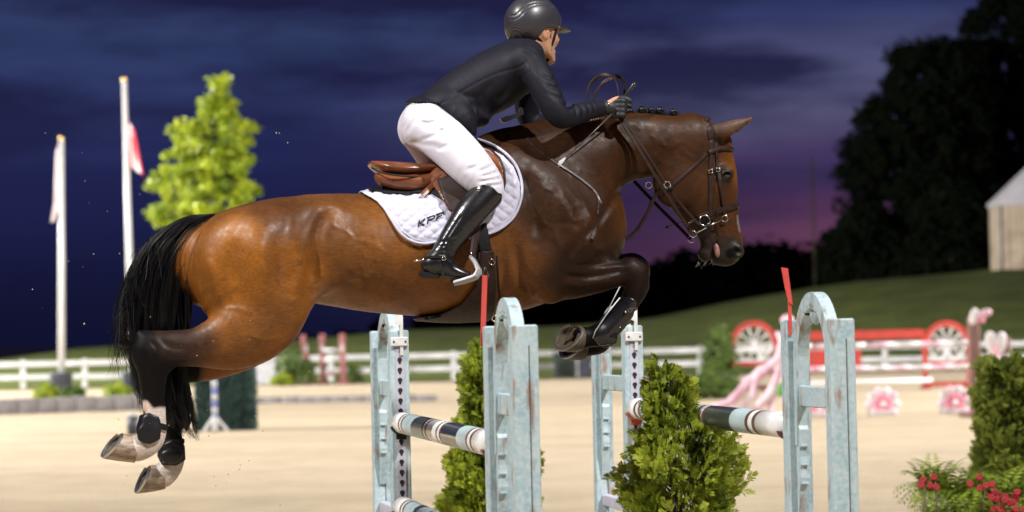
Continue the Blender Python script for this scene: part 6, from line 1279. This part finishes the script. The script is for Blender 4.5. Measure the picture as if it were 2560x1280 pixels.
def jacket():
    lo = hp(985, 380, -.4); hi = hp(1540, 60, .0)
    G = SDF((lo[0], -.36, lo[2]), (hi[0], .36, hi[2]), .0052)
    G.tube([pr((1018, 252), (1080, 318), 0, .172)] + TORSO, k=.02)
    # skirt over the thigh, chest, shoulders, collar
    G.tube([n3(1120, 270, -.10, .07), n3(1150, 296, -.135, .066), n3(1172, 325, -.155, .034), n3(1182, 345, -.16, .014)], k=.03)
    G.tube([n3(1120, 270, .10, .07), n3(1150, 296, .135, .062), n3(1172, 325, .155, .034)], k=.03)
    G.tube([n3(1120, 285, 0, .085, .12), n3(1180, 290, 0, .055, .13), n3(1205, 300, 0, .028, .12)], k=.04)
    G.tube([n3(1312, 150, -.15, .066), n3(1298, 142, 0, .072), n3(1312, 150, .15, .066)], k=.04)
    G.tube([n3(1300, 132, 0, .064), n3(1312, 118, 0, .060), n3(1320, 106, 0, .058)], k=.02)
    G.tube(ARM_N, k=.03); G.tube(ARM_F, k=.03)
    # hem cut open at the back vent and the cuffs cut square
    cut = poly_sd(H([(1000, 258), (1064, 264), (1082, 268), (1108, 292), (1140, 322), (1178, 352), (1215, 330), (1214, 420), (980, 420), (980, 256)]), *np.meshgrid(G.ax[0], G.ax[2], indexing='ij'))
    cut2 = poly_sd(H([(1507, 230), (1560, 230), (1560, 330), (1514, 300)], -.15), *np.meshgrid(G.ax[0], G.ax[2], indexing='ij')); cut = np.minimum(cut, cut2)
    G.F = np.maximum(G.F, -cut[:, None, :].astype(np.float32))
    nk = hp(1342, 84, 0); G.ell(nk, (.075, .07, .062), ang=R(20), k=.006, op='s')
    r = lambda pts, a, sg, v=-.2, **k: G.ridge(H(pts, v), a, sg, -1, **k)
    # seams, folds
    r([(1312, 158), (1296, 168), (1240, 184), (1190, 208), (1140, 238), (1096, 262)], -.004, .0035); r([(1312, 150), (1318, 175), (1300, 200)], -.003, .004)
    r([(1100, 268), (1112, 292)], -.006, .005); r([(1188, 240), (1200, 262), (1206, 290)], -.004, .004); r([(1182, 242), (1194, 264), (1200, 292)], .005, .008)
    for pts, a, s_ in (([(1345, 190), (1368, 204), (1384, 200)], -.006, .008), ([(1352, 215), (1374, 226), (1392, 222)], -.007, .009), ([(1360, 240), (1384, 252), (1402, 250)], -.006, .009), ([(1392, 262), (1412, 272), (1424, 262)], -.008, .008),
                       ([(1420, 262), (1430, 280), (1428, 302)], -.006, .006), ([(1440, 260), (1450, 280), (1448, 300)], -.006, .006), ([(1458, 258), (1468, 276), (1466, 296)], -.005, .005), ([(1476, 256), (1484, 274), (1482, 292)], -.004, .005),
                       ([(1330, 180), (1344, 215), (1352, 240)], .006, .014), ([(1290, 190), (1270, 225), (1240, 250)], -.007, .016), ([(1300, 215), (1275, 245), (1250, 270)], .006, .012), ([(1240, 200), (1215, 225), (1200, 255)], -.005, .015),
                       ([(1130, 215), (1160, 235), (1210, 240)], -.004, .012), ([(1060, 225), (1075, 240), (1095, 250)], -.004, .008), ([(1120, 300), (1145, 312), (1170, 335)], -.004, .008), ([(1150, 250), (1140, 280), (1150, 310)], .005, .012), ([(1300, 118), (1322, 132), (1336, 142)], .006, .007)): r(pts, a, s_)
    V, Q = G.mesh(1); j = raw_mesh('jacket', V, Q, JACK, RIDER)
    but = mat('pearl button', (.75, .75, .78), .2)
    for k in range(4): p = hp(1477 + 6 * k, 298.5 - 1.2 * k, -.209 + .012 * k); MB().ball(p, (.0042, .003, .0042), 8, 6).build('cuff_button', but, j, off=RIDER['_off'])
    # white cloth on the far arm
    MB().prism([tuple(H([q], .2)[0]) for q in ((1250, 296), (1262, 291), (1296, 284), (1301, 268), (1307, 272), (1309, 286), (1262, 306), (1255, 304))], .03, (0, .205, 0), (1, 0, 0), (0, 0, 1), (0, 1, 0)).build('white_armband', BREE, RIDER)
jacket()
def breeches():
    lo = hp(980, 520, -.45); hi = hp(1290, 220, 0)
    G = SDF((lo[0], -.45, lo[2]), (hi[0], .45, hi[2]), .0055)
    G.ell(hp(1066, 308, 0), (.104, .15, .10), ang=R(-35), k=.03); G.ell(hp(1058, 314, -.08), (.074, .078, .092), ang=R(-30), k=.03); G.ell(hp(1058, 314, .08), (.074, .078, .092), ang=R(-30), k=.03)
    G.tube([pr((1026, 266), (1092, 308), 0, .142), pr((1048, 258), (1104, 300), 0, .138)], k=.03)
    G.tube(LEG_N, k=.04); G.tube(mir(LEG_N), k=.04)
    r = lambda pts, a, s_, **k: G.ridge(H(pts, -.2), a * 1.7, s_ * 1.05, -1, **k)
    for pts, a, s_ in (([(1110, 320), (1085, 340), (1050, 350)], -.004, .007), ([(1135, 345), (1115, 365), (1085, 378)], -.0035, .007), ([(1060, 285), (1040, 300), (1020, 330)], -.003, .008), ([(1150, 350), (1165, 372), (1160, 400)], -.003, .006), ([(1192, 470), (1215, 470), (1240, 466)], -.005, .005), ([(1195, 400), (1180, 420), (1150, 432)], -.004, .007), ([(1020, 300), (1012, 330), (1025, 355)], -.003, .008)): r(pts, a, s_)
    r([(1090, 290), (1130, 330), (1190, 400), (1232, 460)], -.0025, .003)
    for pts, a, s_ in (([(1100, 298), (1075, 308), (1050, 304)], -.006, .007), ([(1112, 306), (1090, 318), (1060, 318)], -.005, .007), ([(1125, 318), (1105, 328), (1080, 326)], -.004, .006), ([(1030, 345), (1060, 360), (1100, 372)], -.004, .010),
                       ([(1185, 448), (1205, 444), (1228, 436)], -.005, .006), ([(1180, 462), (1205, 458), (1235, 452)], -.005, .006), ([(1176, 436), (1196, 430), (1216, 420)], -.004, .007), ([(1170, 425), (1185, 416), (1200, 404)], .003, .008),
                       ([(1036, 283), (1044, 280), (1052, 283)], -.003, .003), ([(1064, 262), (1080, 276), (1108, 290)], .003, .005)): r(pts, a, s_)
    V, Q = G.mesh(1); b = raw_mesh('breeches', V, Q, BREE, RIDER)
    belt = MB(); P = [hp(1080, 262, -.125), hp(1094, 276, -.14), hp(1106, 292, -.145)]; belt.strap(P, .032, .006, (-.3, -1, .2)); belt.build('belt', LEATHB, RIDER)
breeches()
def boots():
    for s in (-1, 1):
        lo = hp(1030, 720, -.45); hi = hp(1260, 440, -.45); v0, v1 = (-.46, -.22) if s < 0 else (.22, .46); G = SDF((lo[0], v0, lo[2]), (hi[0], v1, hi[2]), .0045)
        sh = [(a, b, c, d + .008, e + .008) for a, b, c, d, e in SHIN_N]; foot = [n3(1078, 664, -.388, .040, .034), n3(1100, 662, -.388, .043, .036), n3(1128, 676, -.39, .033, .036), n3(1152, 685, -.394, .025, .034), n3(1168, 689, -.396, .019, .028)]
        f = (lambda P: P) if s < 0 else mir
        G.tube(f([n3(1216, 462, -.335, .066), *sh]), k=.01); G.tube(f(foot), k=.035)
        X, Z = np.meshgrid(G.ax[0], G.ax[2], indexing='ij')
        top = poly_sd(H([(1150, 420), (1270, 420), (1270, 488), (1240, 484), (1222, 466), (1195, 462), (1165, 472), (1150, 474)], -.335), X, Z); bot = poly_sd(H([(1030, 694), (1080, 700), (1185, 706), (1200, 720), (1030, 740)], -.385), X, Z)
        cut = np.minimum(top, bot); G.F = np.maximum(G.F, -cut[:, None, :].astype(np.float32))
        g = lambda pts, a, s_: G.ridge(H(pts, -.38), a, s_)
        for k, y in enumerate((600, 611, 622, 634, 644)): g([(1085 + 2 * k, y + 4), (1108, y + 6 - k), (1138 - 2 * k, y - 4)], -.0035, .005)
        g([(1150, 540), (1118, 590), (1100, 625)], -.003, .004); g([(1048, 676), (1080, 682), (1120, 690)], -.003, .003)
        V, Q = G.mesh(2); b = raw_mesh('boot', V, Q, LEATHB, RIDER)
        if s > 0: continue
        off = RIDER['_off']
        so = MB(); so.prism([tuple(H([(x, y)], -.388)[0]) for x, y in ((1050, 690), (1060, 694), (1095, 697), (1098, 690), (1120, 692), (1160, 701), (1172, 699), (1170, 694), (1120, 686), (1052, 680))], .062, (0, -.388, 0), (1, 0, 0), (0, 0, 1), (0, 1, 0)); so.build('sole', NEOP, b, off=off)
        sp = MB(); sp.strap(catmull([hp(1128, 655, -.425), hp(1110, 644, -.438), hp(1080, 642, -.432), hp(1058, 648, -.405)], 3).tolist(), .012, .004, (0, -1, 0)); sp.strap([hp(1110, 648, -.436), hp(1108, 670, -.436), hp(1106, 694, -.428)], .010, .004, (0, -1, 0)); sp.build('spur_strap', LEATHB, b, off=off)
        MB().tube([hp(1062, 650, -.40), hp(1048, 651, -.39), hp(1034, 652, -.388)], [.005, .004, .0035], 8).build('spur', STEEL, b, off=off)
        for x, y, v in ((1196, 474, -.405), (1226, 484, -.402)): MB().ball(hp(x, y, v), (.008, .003, .008), 12, 6).build('boot_badge', STEEL, b, off=off)
        MB().ring(hp(1110, 646, -.442), .008, .002, (0, 1, 0), 12, 5).build('spur_buckle', STEEL, b, off=off)
boots()
def helmet():
    lo = hp(1235, 140, 0); hi = hp(1450, -40, 0); G = SDF((lo[0], -.17, lo[2]), (hi[0], .21, hi[2]), .0035); a = R(24)
    c = hp(1333, 52, .0); G.ell(c, (.128, .104, .108), k=.01, yaw=a, ang=R(-6)); G.ell(c + np.array([-.035, -.01, -.035]), (.085, .092, .085), k=.04, yaw=a)
    X, Z = np.meshgrid(G.ax[0], G.ax[2], indexing='ij'); keep = poly_sd(H([(1230, -60), (1450, -60), (1450, 64), (1405, 67), (1378, 70), (1362, 72), (1350, 82), (1342, 98), (1330, 106), (1300, 102), (1268, 94), (1230, 90)], -.06), X, Z)
    G.F = np.maximum(G.F, keep[:, None, :].astype(np.float32)); inner = SDF((lo[0], -.17, lo[2]), (hi[0], .21, hi[2]), .0035); inner.ell(c, (.112, .088, .094), k=.01, yaw=a, ang=R(-6)); G.F = np.maximum(G.F, -inner.F)
    G.ridge(H([(1277, 38), (1288, 38), (1302, 26), (1320, 12), (1350, 6), (1385, 14)], -.08), -.0028, .003, fade=False); G.ridge(H([(1276, 48), (1290, 48), (1306, 34), (1322, 20), (1350, 12), (1380, 18)], -.08), -.002, .0025, fade=False)
    V, Q = G.mesh(1); h = raw_mesh('helmet', V, Q, HELM, RIDER); off = RIDER['_off']
    # peak
    P = HP; prof = []; m = MB(); V = []; F = []; n = 13
    f = lambda rr, ang, u: Vector(P(.012 + rr * math.cos(ang), rr * .82 * math.sin(ang), u))
    for i in range(n):
        t = -1.0 + 2.0 * i / (n - 1)
        for rr, u in ((.098, .008), (.148, -.006), (.150, -.010), (.098, .001)): V.append(f(rr - .02 * t * t * (rr > .11), t, u - .004 * t * t))
    for i in range(n - 1):
        for q in range(4): F.append((i * 4 + q, i * 4 + (q + 1) % 4, i * 4 + 4 + (q + 1) % 4, i * 4 + 4 + q))
    F += [(0, 1, 2, 3), tuple((n - 1) * 4 + q for q in (3, 2, 1, 0))]
    m.add(V, F, True).build('peak', mat('helmet peak', (.045, .036, .030), .4), h, off=off)
    s = MB(); A = hp(1385, 76, .0); B = hp(1376, 122, -.035)
    s.strap(catmull([P(.058, -.068, -.015), P(.050, -.066, -.055), P(.042, -.058, -.100)], 3).tolist(), .013, .003, (-.4, -1, 0)); s.strap(catmull([P(-.05, -.070, -.062), P(-.015, -.070, -.085), P(.042, -.058, -.104)], 3).tolist(), .013, .003, (-.3, -1, -.2))
    s.strap(catmull([P(.042, -.058, -.100), P(.048, -.035, -.150), P(.050, 0, -.163), P(.048, .035, -.150)], 3).tolist(), .013, .003, (-.2, -.6, -1)); s.build('chin_strap', NEOP, h, off=off)
    MB().box(P(.042, -.061, -.102), (.012, .006, .018), bev=.002).build('strap_clip', mat('grey plastic', (.2, .2, .22), .4), h, off=off)
    # short hair at the temple and nape
    lines = []; rng = np.random.default_rng(8)
    for _ in range(260):
        q = P(rng.uniform(.012, .034), -.063 - rng.uniform(0, .004), rng.uniform(-.05, -.006)); lines.append(q + np.array([rng.normal(0, .003), -.002, -.014]) * np.linspace(0, 1, 3)[:, None])
    V, F = strands(lines, .0009, .0005); raw_mesh('hair', V, F, mat('dark brown hair', (.03, .018, .012), .5), RIDER)
helmet()
def gloves():
    for W, K, s in ((WN, KN, 1), (WF, KF, -1)):
        W2 = W + (K - W) * .18; G = SDF(np.minimum(W, K) - .09, np.maximum(W, K) + .11, .0032); hand(G, W2, K, s, 0); G.F -= .0035; V, Q = G.mesh(1); g = raw_mesh('glove', V, Q, mat('black riding glove', (.012, .012, .014), .55, bump=.25, bscale=400, dist=.001), RIDER)
        MB().ball(W2 + np.array([.012, -.030 * s, .012]), (.005, .003, .005), 8, 6).build('glove_stud', STEEL, g, off=RIDER['_off'])
gloves()
def whip():
    r = hroot('riding_whip', tuple(hp(1400, 420, -.2))); tag(r, 'thin riding whip with silver tongue held across the horse neck', 'whip')
    a, b, c = hp(1588, 207, -.13), hp(1530, 284, -.155), hp(1414, 394, -.185)
    MB().tube([a, a + (b - a) * .1, a + (b - a) * .12, b], [.0095, .0095, .0078, .0066], 10).build('handle', mat('whip grip', (.02, .02, .022), .3, var=.5, scale=120), r)
    MB().tube([b, (b + c) / 2 + np.array([0, 0, -.004]), c], [.0036, .003, .0024], 8).build('shaft', mat('whip shaft', (.07, .07, .075), .3), r)
    MB().strap([c, hp(1402, 406, -.187), hp(1388, 420, -.188)], [.008, .018, .022], .003, (-.2, -1, .2)).build('tongue', mat('silver whip tongue', (.5, .5, .48), .35, var=.4, scale=80), r)
whip()
# ================================================================== sand kicked up by the hind feet
def specks():
    rng = np.random.default_rng(77); m = MB()
    for i in range(150):
        if i < 95: px, py = rng.uniform(280, 780), rng.uniform(780, 1270)
        else: px, py = rng.uniform(80, 760), rng.uniform(330, 1000)
        p = hp(px, py, rng.uniform(-.4, .6)); s = rng.uniform(.0012, .0036) * (1.6 if rng.random() < .06 else 1); q = rng.normal(0, .35, (6, 3)); d = np.array([(1, 0, 0), (-1, 0, 0), (0, 1, 0), (0, -1, 0), (0, 0, 1), (0, 0, -1)]) + q
        m.add(p + d * s, [(0, 2, 4), (2, 1, 4), (1, 3, 4), (3, 0, 4), (2, 0, 5), (1, 2, 5), (3, 1, 5), (0, 3, 5)])
    w = [tuple(AXU * x + AXV * y + Vector((0, 0, z))) for x, y, z in m.v]; m.v = w
    tag(m.build('flying_sand', bpy.data.materials['arena sand']), 'specks of sand flying behind the hind hooves', 'sand', kind='stuff')
specks()
